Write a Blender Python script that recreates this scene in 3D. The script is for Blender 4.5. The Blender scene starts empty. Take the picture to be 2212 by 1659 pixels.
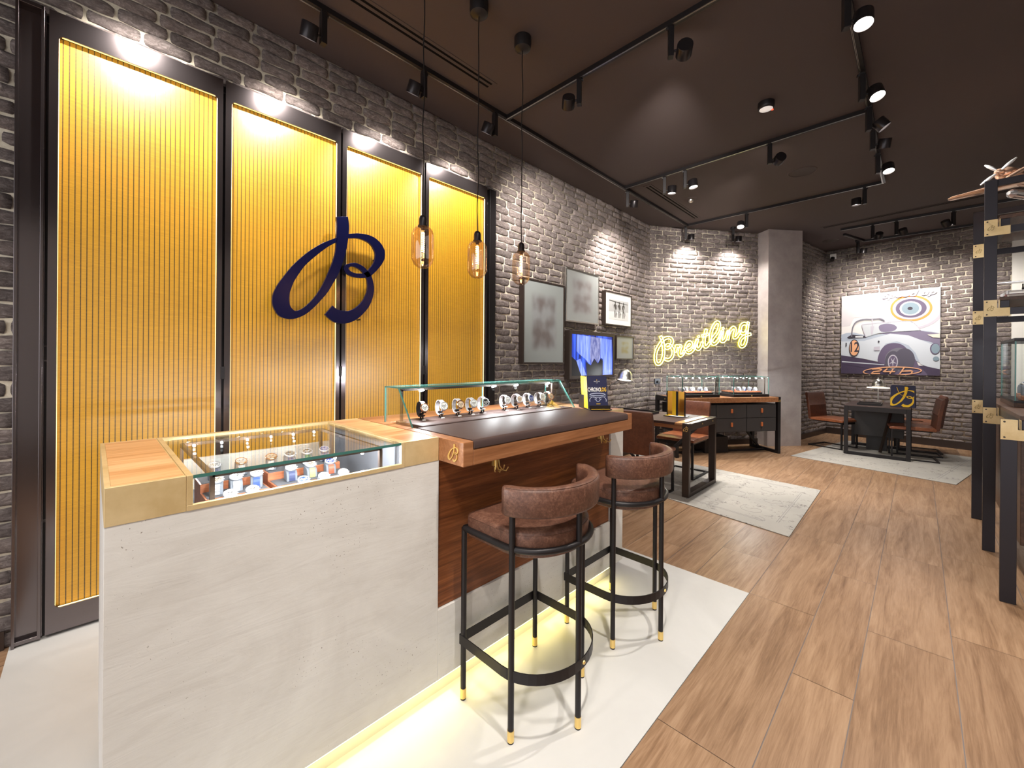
import bpy, bmesh, math, random
from mathutils import Vector, Matrix
random.seed(7)
sc = bpy.context.scene
COL = sc.collection
pi = math.pi

# ------------------------------------------------------------------ camera
W_PX, H_PX = 2212, 1659
FPX, CXP, CYP, EYE = 892.1, 1106.0, 777.7, 1.4
ROLL, YAW = math.radians(-0.4237), math.radians(44.581)
Fw = Vector((math.cos(YAW), math.sin(YAW), 0)); Rt = Vector((math.sin(YAW), -math.cos(YAW), 0)); Dn = Vector((0, 0, -1))
Rr = Rt*math.cos(ROLL) + Dn*math.sin(ROLL); Dd = Dn*math.cos(ROLL) - Rt*math.sin(ROLL)
CAM = Vector((0, 0, EYE))
cd = bpy.data.cameras.new('camera'); cam = bpy.data.objects.new('camera', cd); COL.objects.link(cam)
cd.sensor_width = 36; cd.lens = FPX/W_PX*36; cd.shift_y = -(H_PX/2-CYP)/W_PX; cd.clip_start = .05
cam.matrix_world = Matrix(((Rr.x, -Dd.x, -Fw.x, CAM.x), (Rr.y, -Dd.y, -Fw.y, CAM.y), (Rr.z, -Dd.z, -Fw.z, CAM.z), (0, 0, 0, 1)))
sc.camera = cam
def ray(u, v): return Fw + Rr*((u-CXP)/FPX) + Dd*((v-CYP)/FPX)
def az(u, v, z): d = ray(u, v); return CAM + d*((z-EYE)/d.z)          # survey helpers: a sight line met with a real plane of the room
def ay(u, v, y): d = ray(u, v); return CAM + d*(y/d.y)
def ax(u, v, x): d = ray(u, v); return CAM + d*(x/d.x)
def apl(u, v, p, n): d = ray(u, v); n = Vector(n); return CAM + d*((Vector(p)-CAM).dot(n)/d.dot(n))

# ------------------------------------------------------------------ world, exposure
wd = bpy.data.worlds.new('world'); sc.world = wd; wd.use_nodes = True
bg = wd.node_tree.nodes['Background']; bg.inputs[0].default_value = (.97, .975, 1.0, 1); bg.inputs[1].default_value = 1.95
sc.view_settings.view_transform = 'Standard'; sc.view_settings.look = 'None'; sc.view_settings.gamma = 1
sc.view_settings.use_curve_mapping = False
sc.view_settings.exposure = 0.25
CEIL = 3.6
def spotlight(loc, target, power, size=70, blend=.6, col=(1, .94, .87), rad=.035, parent=None):
    l = bpy.data.lights.new('lamp_light', 'SPOT'); l.energy = power; l.spot_size = math.radians(size); l.spot_blend = blend
    l.color = col; l.shadow_soft_size = rad
    o = bpy.data.objects.new('lamp_light', l); COL.objects.link(o)
    o.location = loc; o.rotation_euler = (Vector(target)-Vector(loc)).to_track_quat('-Z', 'Y').to_euler()
    return o
# ceiling downlights of the shop floor behind and beside the camera (out of frame)
for p, t, e in [((-1.2, 1.2, 3.5), (-.8, 1.9, 0), 130), ((-.6, -.9, 3.5), (.4, .6, .4), 60), ((1.0, .33, 3.45), (1.55, 1.0, 0), 230),
                ((3.2, -1.6, 3.5), (3.2, -.6, 0), 60), ((-.3, .33, 3.45), (.3, 1.3, .6), 130)]:
    spotlight(p, t, e, 90, .9, rad=.04)

# ------------------------------------------------------------------ materials
def M(name, col, rough=.5, metal=0, spec=.5, emit=None, es=1, coat=0):
    m = bpy.data.materials.new(name); m.use_nodes = True; b = m.node_tree.nodes['Principled BSDF']
    b.inputs['Base Color'].default_value = (*col, 1); b.inputs['Roughness'].default_value = rough
    b.inputs['Metallic'].default_value = metal; b.inputs['Specular IOR Level'].default_value = spec
    if coat: b.inputs['Coat Weight'].default_value = coat
    if emit: b.inputs['Emission Color'].default_value = (*emit, 1); b.inputs['Emission Strength'].default_value = es
    return m
class NT:
    def __init__(s, m): s.m = m; s.t = m.node_tree; s.b = s.t.nodes['Principled BSDF']; s.tc = s.t.nodes.new('ShaderNodeTexCoord')
    def n(s, typ, ins=None, **kw):
        x = s.t.nodes.new('ShaderNode'+typ)
        for k, v in kw.items(): setattr(x, k, v)
        for k, v in (ins or {}).items():
            if hasattr(v, 'is_linked') or isinstance(v, bpy.types.NodeSocket): s.t.links.new(v, x.inputs[k])
            else: x.inputs[k].default_value = v
        return x
    def link(s, a, b): s.t.links.new(a, b)
    def map(s, scale=(1, 1, 1), src='Object', rot=(0, 0, 0), loc=(0, 0, 0)):
        return s.n('Mapping', {'Vector': s.tc.outputs[src], 'Scale': scale, 'Rotation': rot, 'Location': loc}).outputs[0]
    def noise(s, vec, scale=5, det=4, rough=.5, dist=0):
        return s.n('TexNoise', {'Vector': vec, 'Scale': scale, 'Detail': det, 'Roughness': rough, 'Distortion': dist})
    def ramp(s, fac, stops, interp='LINEAR'):
        r = s.n('ValToRGB', {'Fac': fac}); cr = r.color_ramp; cr.interpolation = interp
        while len(cr.elements) < len(stops): cr.elements.new(.5)
        for e, (p, c) in zip(cr.elements, stops): e.position = p; e.color = (*c, 1) if len(c) == 3 else c
        return r.outputs[0]
    def mix(s, f, a, b, mode='MIX'):
        x = s.t.nodes.new('ShaderNodeMix'); x.data_type = 'RGBA'; x.blend_type = mode
        for i, v in ((0, f), (6, a), (7, b)):
            if isinstance(v, bpy.types.NodeSocket): s.t.links.new(v, x.inputs[i])
            else: x.inputs[i].default_value = (*v, 1) if isinstance(v, tuple) and len(v) == 3 else v
        return x.outputs[2]
    def math(s, op, a, b=None, c=None):
        x = s.n('Math', operation=op)
        for i, v in enumerate((a, b, c)):
            if v is None: continue
            if isinstance(v, bpy.types.NodeSocket): s.t.links.new(v, x.inputs[i])
            else: x.inputs[i].default_value = v
        return x.outputs[0]
    def col(s, c): s.link(c, s.b.inputs['Base Color'])
    def bump(s, h, strength=.3, dist=.01):
        b = s.n('Bump', {'Height': h, 'Strength': strength, 'Distance': dist}); s.link(b.outputs[0], s.b.inputs['Normal'])

def wood(name, dark, mid, light, axis='x', sc_=1.0, rough=.4, src='Object', spec=.4):
    m = M(name, mid, rough, spec=spec); t = NT(m)
    s = {'x': (1.2, 22, 22), 'y': (22, 1.2, 22), 'z': (22, 22, 1.2)}[axis]
    v = t.map(tuple(k*sc_ for k in s), src)
    n = t.noise(v, 1.6, 6, .62, .6); n2 = t.noise(v, 7, 3, .6)
    f = t.mix(.35, n.outputs[0], n2.outputs[0])
    c = t.ramp(f, [(.30, dark), (.5, mid), (.70, light)])
    t.col(c); t.bump(f, .08, .003)
    return m
m_walnut = wood('walnut_veneer', (.085, .024, .007), (.19, .058, .017), (.36, .125, .040), 'x', 1.0, .38)
m_walnut_y = wood('walnut_veneer_cross', (.16, .06, .024), (.30, .13, .055), (.44, .22, .11), 'y', .8, .38)
m_walnut_dk = wood('dark_walnut', (.035, .016, .009), (.075, .034, .018), (.13, .065, .036), 'x', 1.0, .4)
m_oakbar = wood('walnut_bar_edge', (.20, .075, .028), (.32, .13, .052), (.46, .215, .10), 'x', .8, .38)
m_top = wood('zebrano_top', (.42, .18, .07), (.66, .34, .15), (.84, .54, .29), 'x', .55, .32)
m_wedge = wood('tray_wood', (.25, .07, .03), (.38, .13, .06), (.5, .2, .1), 'x', 2, .4)
m_brass = M('brushed_brass', (.66, .50, .24), .42, .4)
_t = NT(m_brass); _n = _t.noise(_t.map((3, 3, 3)), 3, 5, .6); _t.col(_t.ramp(_n.outputs[0], [(.35, (.66, .48, .23)), (.65, (.80, .62, .34))])); _n2 = _t.noise(_t.map((2, 2, 160)), 2, 2); _t.bump(_n2.outputs[0], .03, .002)
m_gold = M('polished_gold', (.92, .66, .24), .28, .8)
m_black = M('black_steel', (.022, .019, .02), .42, .5)
m_void = M('black_slot', (.004, .004, .004), .9, spec=.1)
m_blackgl = M('satin_black_metal', (.03, .026, .028), .3, .6)
m_bronze = M('dark_bronze', (.06, .043, .036), .42, .6)
m_rack = M('blackened_rack_steel', (.032, .028, .033), .36, .6)
m_panelfr = M('anthracite_brushed_frame', (.19, .165, .17), .15, .95)
_t = NT(m_panelfr); _n = _t.noise(_t.map((30, 30, 2)), 3, 3); _t.bump(_n.outputs[0], .02, .002)
m_ceil = M('brown_ceiling_paint', (.074, .056, .054), .8, spec=.25)
m_plaster = M('grey_column_plaster', (.40, .35, .335), .75)
_t = NT(m_plaster); _n = _t.noise(_t.map(), 3.5, 6, .65); _t.col(_t.ramp(_n.outputs[0], [(.3, (.33, .285, .275)), (.7, (.46, .41, .395))]))
m_white = M('white_wall', (.72, .70, .66), .7)
m_steel = M('polished_steel', (.80, .81, .84), .20, .6)
m_chrome = M('satin_nickel', (.62, .60, .57), .28, 1)
m_grey = M('grey_suede', (.135, .15, .175), .85)
m_felt = M('grey_tray_lining', (.11, .115, .13), .9)
m_leather_d = M('dark_brown_leather', (.062, .038, .034), .58, spec=.25)
_t = NT(m_leather_d); _n = _t.noise(_t.map(), 420, 2); _t.bump(_n.outputs[0], .12, .002)
def leather(name, a, b, c, rough=.45, sc_=9):
    m = M(name, b, rough); t = NT(m); v = t.map()
    n = t.noise(v, sc_, 6, .68, 1.6); n2 = t.noise(v, sc_*7, 5, .6, .4)
    f = t.mix(.45, n.outputs[0], n2.outputs[0]); t.col(t.ramp(f, [(.32, a), (.5, b), (.68, c)])); t.bump(n2.outputs[0], .18, .004)
    return m
m_suede = leather('cognac_brown_leather', (.055, .021, .012), (.115, .048, .029), (.215, .105, .066), .48, 17)
m_tan = leather('tan_leather', (.13, .035, .014), (.24, .075, .03), (.36, .13, .055), .30, 6)
m_tanback = leather('dark_tan_leather', (.07, .02, .01), (.11, .034, .016), (.16, .055, .026), .40, 6)
m_strapor = M('orange_leather_pull', (.42, .11, .03), .5)
m_stone = M('cream_travertine', (.64, .59, .52), .55)
_t = NT(m_stone); _v = _t.map(); _n = _t.noise(_v, 2.2, 8, .62, .8); _c = _t.ramp(_n.outputs[0], [(.3, (.60, .57, .53)), (.52, (.68, .655, .615)), (.72, (.74, .72, .685))])
_fine = _t.noise(_t.map((6, 6, 22)), 5, 6, .7); _c = _t.mix(.35, _c, _t.ramp(_fine.outputs[0], [(.35, (.50, .45, .39)), (.55, (.70, .65, .59))]), 'MULTIPLY') if 0 else _c
_patch = _t.ramp(_t.noise(_v, 2.9, 3, .5).outputs[0], [(.50, (0, 0, 0)), (.58, (1, 1, 1))])
_sp = _t.ramp(_t.noise(_v, 150, 2, .5).outputs[0], [(.28, (1, 1, 1)), (.33, (0, 0, 0))])
_vo = _t.n('TexVoronoi', {'Vector': _t.map((1, 1, .7)), 'Scale': 85}); _vf = _t.ramp(_vo.outputs['Distance'], [(.10, (1, 1, 1)), (.17, (0, 0, 0))])
_big = _t.ramp(_t.noise(_v, 9, 2, .5).outputs[0], [(.66, (0, 0, 0)), (.70, (1, 1, 1))])
_pit = _t.math('MULTIPLY', _patch, _t.math('MAXIMUM', _sp, _t.math('MULTIPLY', _vf, _big)))
_veinv = _t.noise(_t.map((1.4, 1.4, 9), rot=(0, .25, 0)), 2.4, 7, .66, .9)
_c = _t.mix(.28, _c, _t.mix(1.0, _c, _t.ramp(_veinv.outputs[0], [(.36, (.82, .80, .78)), (.5, (1, 1, 1))]), 'MULTIPLY'))
_c = _t.mix(_pit, _c, (.16, .115, .08)); _t.col(_c); _t.bump(_t.math('SUBTRACT', _veinv.outputs[0], _pit), .25, .004)
m_cement = M('pale_microcement', (.60, .585, .55), .42)
_t = NT(m_cement); _n = _t.noise(_t.map(), 1.6, 7, .6, .6); _t.col(_t.ramp(_n.outputs[0], [(.3, (.55, .54, .52)), (.7, (.64, .63, .61))])); _t.bump(_n.outputs[0], .05, .01)

m_mortar = M('cream_mortar', (.62, .53, .39), .9)
_t = NT(m_mortar); _n = _t.noise(_t.map(), 30, 5, .7); _t.col(_t.ramp(_n.outputs[0], [(.3, (.55, .48, .37)), (.7, (.76, .69, .56))])); _t.bump(_n.outputs[0], .5, .006)
m_brick = M('taupe_handmade_brick', (.26, .21, .185), .85)
_t = NT(m_brick); _a = _t.n('Attribute', attribute_name='tone'); _v = _t.map()
_n = _t.noise(_t.map((1, 1, 1.9)), 26, 8, .74, 1.0); _n2 = _t.noise(_v, 110, 5, .7)
_c = _t.ramp(_n.outputs[0], [(.30, (.085, .066, .062)), (.5, (.20, .166, .157)), (.70, (.40, .355, .34))])
_c = _t.mix(.55, _c, _t.ramp(_a.outputs['Fac'], [(0, (.45, .42, .42)), (.5, (.9, .87, .86)), (1, (1.3, 1.22, 1.16))]), 'MULTIPLY')
_t.col(_c); _t.bump(_t.math('ADD', _n.outputs[0], _t.math('MULTIPLY', _n2.outputs[0], .4)), .85, .016)
m_mortar_gap = m_mortar

m_plank = M('oak_look_plank', (.42, .26, .15), .38)
_t = NT(m_plank); _a = _t.n('Attribute', attribute_name='tone')
_o = _t.math('MULTIPLY', _a.outputs['Fac'], 37.0); _off = _t.n('CombineXYZ', {'X': _o, 'Y': _t.math('MULTIPLY', _a.outputs['Fac'], 11.0), 'Z': _o})
_vv = _t.n('VectorMath', {0: _t.tc.outputs['Object'], 1: _off.outputs[0]}, operation='ADD').outputs[0]
_v = _t.n('Mapping', {'Vector': _vv, 'Scale': (1.0, 11, 1)}).outputs[0]
_n = _t.noise(_v, 1.5, 8, .62, 1.1); _v2 = _t.n('Mapping', {'Vector': _vv, 'Scale': (3, 60, 1)}).outputs[0]; _n2 = _t.noise(_v2, 2.5, 5, .65)
_f = _t.mix(.35, _n.outputs[0], _n2.outputs[0])
_c = _t.ramp(_f, [(.28, (.14, .072, .036)), (.43, (.26, .152, .084)), (.55, (.355, .222, .133)), (.72, (.45, .305, .195))])
_big = _t.noise(_vv, 1.1, 3, .5); _c = _t.mix(.4, _c, _t.ramp(_big.outputs[0], [(.35, (.72, .66, .62)), (.65, (1.1, 1.08, 1.04))]), 'MULTIPLY')
_c = _t.mix(.4, _c, _t.ramp(_a.outputs['Fac'], [(0, (.82, .79, .77)), (1, (1.12, 1.1, 1.06))]), 'MULTIPLY')
_t.col(_c); _t.bump(_f, .06, .004); _t.link(_t.ramp(_f, [(.3, (.42,)*3), (.7, (.30,)*3)]), _t.b.inputs['Roughness'])
m_grout = M('grey_floor_joint', (.20, .17, .16), .8)

m_fabric = M('yellow_woven_screen', (.80, .47, .03), .36, spec=.8, coat=.6, emit=(1.0, .50, .02), es=.06)
m_fabric.node_tree.nodes['Principled BSDF'].inputs['Coat Roughness'].default_value = .30
_t = NT(m_fabric); _x = _t.n('SeparateXYZ', {0: _t.tc.outputs['Object']})
_fx = _t.math('FRACT', _t.math('DIVIDE', _x.outputs['X'], .0222)); _fz = _t.math('FRACT', _t.math('DIVIDE', _x.outputs['Z'], .0072))
_ln = _t.math('LESS_THAN', _fx, .19); _dot = _t.math('LESS_THAN', _fz, .62); _k = _t.math('MULTIPLY', _ln, _dot)
_k = _t.math('MAXIMUM', _k, _t.math('MULTIPLY', _ln, .72))
_w = _t.noise(_t.map((6, 6, 260)), 3, 3, .6)
_c = _t.ramp(_w.outputs[0], [(.3, (.47, .225, .008)), (.7, (.66, .345, .018))]); _t.col(_t.mix(_k, _c, (.05, .026, .006)))
_e = _t.mix(_k, (1.0, .50, .02), (.04, .02, .0)); _t.link(_e, _t.b.inputs['Emission Color'])
_t.bump(_t.math('ADD', _w.outputs[0], _t.math('MULTIPLY', _fx, .3)), .16, .003)

m_rug = M('distressed_cream_rug', (.62, .59, .54), .95)
_t = NT(m_rug); _v = _t.map(); _n = _t.noise(_v, 3.2, 5, .6, 2.2)
_ringa = _t.ramp(_t.math('ABSOLUTE', _t.math('SUBTRACT', _n.outputs[0], .5)), [(.0, (1, 1, 1)), (.018, (0, 0, 0))])
_mask = _t.ramp(_t.noise(_v, 5.5, 4, .6).outputs[0], [(.50, (0, 0, 0)), (.60, (1, 1, 1))])
_spk = _t.ramp(_t.noise(_v, 26, 5, .72, 1.2).outputs[0], [(.55, (0, 0, 0)), (.60, (1, 1, 1))])
_b = _t.ramp(_t.noise(_v, 1.4, 4).outputs[0], [(.3, (.34, .325, .30)), (.7, (.45, .425, .385))])
_d = _t.math('MULTIPLY', _mask, _t.math('MAXIMUM', _t.math('MULTIPLY', _ringa, .55), _t.math('MULTIPLY', _spk, .8)))
_t.col(_t.mix(_d, _b, (.05, .045, .05))); _t.bump(_t.noise(_v, 260, 2).outputs[0], .4, .004)

def glassmat(name, tint=(.93, .98, .97), refl=1.0, base=.04, rough=0.0):
    m = bpy.data.materials.new(name); m.use_nodes = True; t = m.node_tree; t.nodes.remove(t.nodes['Principled BSDF'])
    out = t.nodes['Material Output']; tr = t.nodes.new('ShaderNodeBsdfTransparent'); tr.inputs[0].default_value = (*tint, 1)
    gl = t.nodes.new('ShaderNodeBsdfGlossy'); gl.inputs['Roughness'].default_value = rough; gl.inputs[0].default_value = (refl,)*3+(1,)
    fr = t.nodes.new('ShaderNodeLayerWeight'); fr.inputs[0].default_value = .20
    mp = t.nodes.new('ShaderNodeMapRange'); mp.inputs['To Min'].default_value = base; mp.inputs['To Max'].default_value = .42
    t.links.new(fr.outputs['Fresnel'], mp.inputs[0])
    mx = t.nodes.new('ShaderNodeMixShader'); t.links.new(mp.outputs[0], mx.inputs[0]); t.links.new(tr.outputs[0], mx.inputs[1]); t.links.new(gl.outputs[0], mx.inputs[2])
    t.links.new(mx.outputs[0], out.inputs[0]); return m
m_glass = glassmat('clear_glass', (.985, .995, .99), .9, .01)
m_amber = glassmat('smoked_amber_glass', (.90, .80, .73), 1.0, .10, .02)
m_gedge = M('green_glass_edge', (.07, .22, .19), .15, 0, .6); m_gedge.node_tree.nodes['Principled BSDF'].inputs['Transmission Weight'].default_value = .3
m_lens = M('lit_lamp_lens', (1, 1, 1), .3, emit=(1, .93, .84), es=26)
m_led = M('lit_led_dot', (1, 1, 1), .3, emit=(.92, .96, 1), es=30)
m_ledstrip = M('yellow_white_led_strip', (1, 1, 1), .5, emit=(1, .84, .30), es=16)
m_ledgold = M('warm_edge_led', (1, 1, 1), .5, emit=(1, .66, .12), es=1.3)
m_neon = M('neon_tube_core', (1, 1, .8), .3, emit=(1, .93, .40), es=4.5)
m_neonback = M('neon_tube_backing', (.8, .8, .1), .4, emit=(.90, .82, .01), es=2.0)
m_filament = M('glowing_filament', (1, .6, .2), .4, emit=(1, .50, .16), es=55)
m_navy = M('navy_brushed_metal', (.006, .008, .065), .30, .55)
m_navypaper = M('navy_card', (.012, .014, .055), .55)
m_yellow = M('bright_yellow_card', (.86, .52, .01), .5)
m_paper = M('white_paper', (.80, .79, .76), .6)
m_cup = M('black_wood', (.03, .022, .02), .5)
m_dkcab = M('charcoal_drawer_front', (.030, .027, .028), .55)

# ------------------------------------------------------------------ mesh builder
class MB:
    def __init__(s): s.v = []; s.f = []; s.m = []
    def add(s, vs, fs, mi=0):
        o = len(s.v); s.v += [tuple(p) for p in vs]; s.f += [tuple(i+o for i in f) for f in fs]; s.m += [mi]*len(fs); return s
    def box(s, lo, hi, mi=0, T=None):
        x0, y0, z0 = lo; x1, y1, z1 = hi
        vs = [(x0, y0, z0), (x1, y0, z0), (x1, y1, z0), (x0, y1, z0), (x0, y0, z1), (x1, y0, z1), (x1, y1, z1), (x0, y1, z1)]
        if T: vs = [T @ Vector(p) for p in vs]
        return s.add(vs, [(0, 3, 2, 1), (4, 5, 6, 7), (0, 1, 5, 4), (1, 2, 6, 5), (2, 3, 7, 6), (3, 0, 4, 7)], mi)
    def beam(s, a, b, w, h=None, mi=0, up=(0, 0, 1)):
        a = Vector(a); b = Vector(b); h = h or w; d = (b-a); L = d.length; d.normalize(); up = Vector(up)
        if abs(d.dot(up)) > .98: up = Vector((1, 0, 0)) if abs(d.x) < .9 else Vector((0, 1, 0))
        x = d.cross(up).normalized(); y = x.cross(d).normalized()
        T = Matrix(((x.x, d.x, y.x, a.x), (x.y, d.y, y.y, a.y), (x.z, d.z, y.z, a.z), (0, 0, 0, 1)))
        return s.box((-w/2, 0, -h/2), (w/2, L, h/2), mi, T)
    def prism(s, poly, fn, d, mi=0):
        n = len(poly); vs = [fn(a, b, 0) for a, b in poly]+[fn(a, b, d) for a, b in poly]
        return s.add(vs, [tuple(range(n))[::-1], tuple(range(n, 2*n))]+[(i, (i+1) % n, n+(i+1) % n, n+i) for i in range(n)], mi)
    def tube(s, pts, r, n=10, closed=False, mi=0, rr=None):
        pts = [Vector(p) for p in pts]; N = len(pts); rings = []; prev = None
        for i, p in enumerate(pts):
            if closed: t = pts[(i+1) % N]-pts[i-1]
            else: t = pts[min(i+1, N-1)]-pts[max(i-1, 0)]
            t.normalize()
            if prev is None: a = Vector((0, 0, 1)) if abs(t.z) < .9 else Vector((1, 0, 0)); x = t.cross(a).normalized()
            else: x = (prev-t*prev.dot(t)).normalized()
            prev = x; y = t.cross(x); q = rr[i] if rr else r
            rings.append([p+(x*math.cos(k*2*pi/n)+y*math.sin(k*2*pi/n))*q for k in range(n)])
        vs = [v for rg in rings for v in rg]; fs = []
        for i in range(N if closed else N-1):
            j = (i+1) % N
            for k in range(n): fs.append((i*n+k, i*n+(k+1) % n, j*n+(k+1) % n, j*n+k))
        if not closed: fs += [tuple(range(n))[::-1], tuple((N-1)*n+k for k in range(n))]
        return s.add(vs, fs, mi)
    def cyl(s, a, b, r, n=24, mi=0, r2=None):
        a = Vector(a); b = Vector(b); return s.tube([a, b], r, n, mi=mi, rr=[r, r if r2 is None else r2])
    def lathe(s, prof, n=32, T=None, mi=0):
        vs = []; fs = []; P = len(prof)
        for k in range(n):
            c, q = math.cos(2*pi*k/n), math.sin(2*pi*k/n)
            for r, z in prof: p = Vector((r*c, r*q, z)); vs.append(T @ p if T else p)
        for k in range(n):
            j = (k+1) % n
            for i in range(P-1): fs.append((k*P+i, j*P+i, j*P+i+1, k*P+i+1))
        return s.add(vs, fs, mi)
    def ribbon(s, pairs, fn, d, mi=0, closed=False):
        n = len(pairs); F = [fn(*a, 0) for a, b in pairs]; G = [fn(*b, 0) for a, b in pairs]; F2 = [fn(*a, d) for a, b in pairs]; G2 = [fn(*b, d) for a, b in pairs]
        vs = F+G+F2+G2; fs = []
        for i in range(n if closed else n-1):
            j = (i+1) % n
            fs += [(i, j, n+j, n+i), (2*n+i, 3*n+i, 3*n+j, 2*n+j), (i, 2*n+i, 2*n+j, j), (n+i, n+j, 3*n+j, 3*n+i)]
        if not closed: fs += [(0, n, 3*n, 2*n), (n-1, 3*n-1, 4*n-1, 2*n-1)]
        return s.add(vs, fs, mi)
    def make(s, name, mats, parent=None, world=False, bevel=0, smooth=False, seg=2, sub=0):
        me = bpy.data.meshes.new(name); vs = s.v
        if parent is not None and world:
            q = parent; off = Vector((0, 0, 0))
            while q is not None: off = off + Vector(q.location); q = q.parent
            vs = [tuple(Vector(p)-off) for p in vs]
        me.from_pydata(vs, [], s.f); me.update()
        for mt in (mats if isinstance(mats, (list, tuple)) else [mats]): me.materials.append(mt)
        me.polygons.foreach_set('material_index', s.m)
        bm = bmesh.new(); bm.from_mesh(me); bmesh.ops.recalc_face_normals(bm, faces=bm.faces); bm.to_mesh(me); bm.free()
        o = bpy.data.objects.new(name, me); COL.objects.link(o)
        if parent is not None: o.parent = parent
        if smooth: me.shade_smooth()
        if bevel:
            b = o.modifiers.new('bevel', 'BEVEL'); b.width = bevel; b.segments = seg; b.limit_method = 'ANGLE'; b.angle_limit = .6
            if not smooth:
                me.shade_smooth(); b.harden_normals = True
        elif smooth == 'auto':
            bm = bmesh.new(); bm.from_mesh(me)
            for e in bm.edges:
                if len(e.link_faces) == 2 and e.calc_face_angle(0) > .7: e.smooth = False
            bm.to_mesh(me); bm.free()
        if sub: m_ = o.modifiers.new('sub', 'SUBSURF'); m_.levels = sub; m_.render_levels = sub
        return o
def tag(o, label, cat, group=None):
    o['label'] = label; o['category'] = cat
    if group: o['group'] = group
    return o
def thing(name, label, cat, loc=(0, 0, 0), rz=0, group=None):
    o = bpy.data.objects.new(name, None); COL.objects.link(o); o.empty_display_size = .1
    o.location = loc; o.rotation_euler = (0, 0, rz); return tag(o, label, cat, group)
def struct(o): o['kind'] = 'structure'; return o
CH = {}
def dup(root, loc, rz=None, label=None, group=None, rot=None):
    def cp(o, par):
        c = o.copy(); COL.objects.link(c)
        if par is not None: c.parent = par
        for ch in list(o.children): cp(ch, c)
        return c
    r = cp(root, None); r.location = loc
    if rz is not None: r.rotation_euler = (0, 0, rz)
    if rot is not None: r.rotation_euler = rot
    if label: r['label'] = label
    if group: r['group'] = group
    return r
def arc(cx, cy, r, a0, a1, n=8, ry=None):
    ry = ry or r
    return [(cx+r*math.cos(math.radians(a0+(a1-a0)*i/n)), cy+ry*math.sin(math.radians(a0+(a1-a0)*i/n))) for i in range(n+1)]
def smoothpts(P, n=6, closed=False):
    out = []; N = len(P)
    rng = range(N) if closed else range(N-1)
    for i in rng:
        g = (lambda k: P[k % N]) if closed else (lambda k: P[max(0, min(N-1, k))])
        p0, p1, p2, p3 = g(i-1), g(i), g(i+1), g(i+2)
        for k in range(n):
            t = k/n; out.append(tuple(.5*((2*b)+(-a+c)*t+(2*a-5*b+4*c-d)*t*t+(-a+3*b-3*c+d)*t**3) for a, b, c, d in zip(p0, p1, p2, p3)))
    if not closed: out.append(tuple(P[-1]))
    return out
def text_mesh(txt, size, fn, depth, name='text', shear=0, sx=1.0, bold=0.0, align='CENTER'):
    cu = bpy.data.curves.new(name, 'FONT'); cu.body = txt; cu.size = size; cu.align_x = align; cu.align_y = 'CENTER'; cu.shear = shear; cu.offset = bold
    cu.resolution_u = 3
    o = bpy.data.objects.new(name, cu); COL.objects.link(o); bpy.context.view_layer.update()
    me = bpy.data.meshes.new_from_object(o.evaluated_get(bpy.context.evaluated_depsgraph_get()))
    vs = [fn(v.co.x*sx, v.co.y, depth) for v in me.vertices]; fs = [tuple(p.vertices) for p in me.polygons]
    bpy.data.objects.remove(o); bpy.data.curves.remove(cu); return vs, fs

# ------------------------------------------------------------------ the script letter (traced, in its own 0..1 frame, y up)
def _L(p): return ((p[0]-880)/1370.0, (850-p[1])/1370.0)
S1 = [((990, 165), (1137, 165)), ((998, 285), (1153, 290)), ((990, 430), (1141, 440)), ((980, 600), (1112, 610)), ((945, 735), (1068, 760)), ((892, 870), (1012, 905)), ((838, 990), (952, 1010)),
      ((775, 1105), (880, 1130)), ((700, 1208), (792, 1235)), ((620, 1290), (700, 1330)), ((540, 1350), (600, 1412)), ((462, 1371), (480, 1466)), ((415, 1335), (370, 1476)), ((390, 1280), (250, 1430)),
      ((384, 1220), (182, 1320)), ((390, 1150), (168, 1230)), ((410, 1090), (185, 1140)), ((440, 1010), (235, 1040)), ((500, 910), (300, 950)), ((590, 790), (420, 800)), ((700, 690), (560, 670)), ((800, 610), (680, 580)), ((900, 540), (820, 500)), ((1000, 488), (1000, 430))]
S2 = [((1140, 386), (1140, 442)), ((1250, 378), (1250, 442)), ((1350, 388), (1325, 460)), ((1430, 410), (1392, 492)), ((1500, 450), (1440, 535)), ((1560, 510), (1474, 595)), ((1600, 580), (1487, 650)), ((1612, 650), (1483, 705)),
      ((1600, 720), (1468, 755)), ((1560, 790), (1436, 805)), ((1500, 860), (1385, 860)), ((1430, 925), (1330, 888)), ((1385, 944), (1290, 892)), ((1300, 952), (1240, 890)), ((1200, 935), (1195, 876)), ((1130, 900), (1163, 856)),
      ((1092, 850), (1147, 832)), ((1092, 808), (1160, 808)), ((1122, 775), (1200, 802)), ((1200, 757), (1245, 818)), ((1262, 765), (1285, 840)), ((1330, 800), (1318, 870)), ((1390, 858), (1350, 910)), ((1435, 925), (1372, 945)),
      ((1460, 1000), (1388, 1010)), ((1470, 1090), (1390, 1080)), ((1455, 1200), (1368, 1165)), ((1410, 1310), (1320, 1250)), ((1340, 1400), (1250, 1320)), ((1250, 1480), (1170, 1365)), ((1150, 1525), (1100, 1373)), ((1060, 1535), (1020, 1360)),
      ((960, 1515), (975, 1335)), ((890, 1465), (950, 1312)), ((843, 1418), (940, 1303))]
def letterB(mb, fn, d, mi=0):
    for S in (S1, S2):
        A = smoothpts([_L(a) for a, b in S], 3); B = smoothpts([_L(b) for a, b in S], 3)
        mb.ribbon(list(zip(A, B)), fn, d, mi)
    return mb

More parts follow.
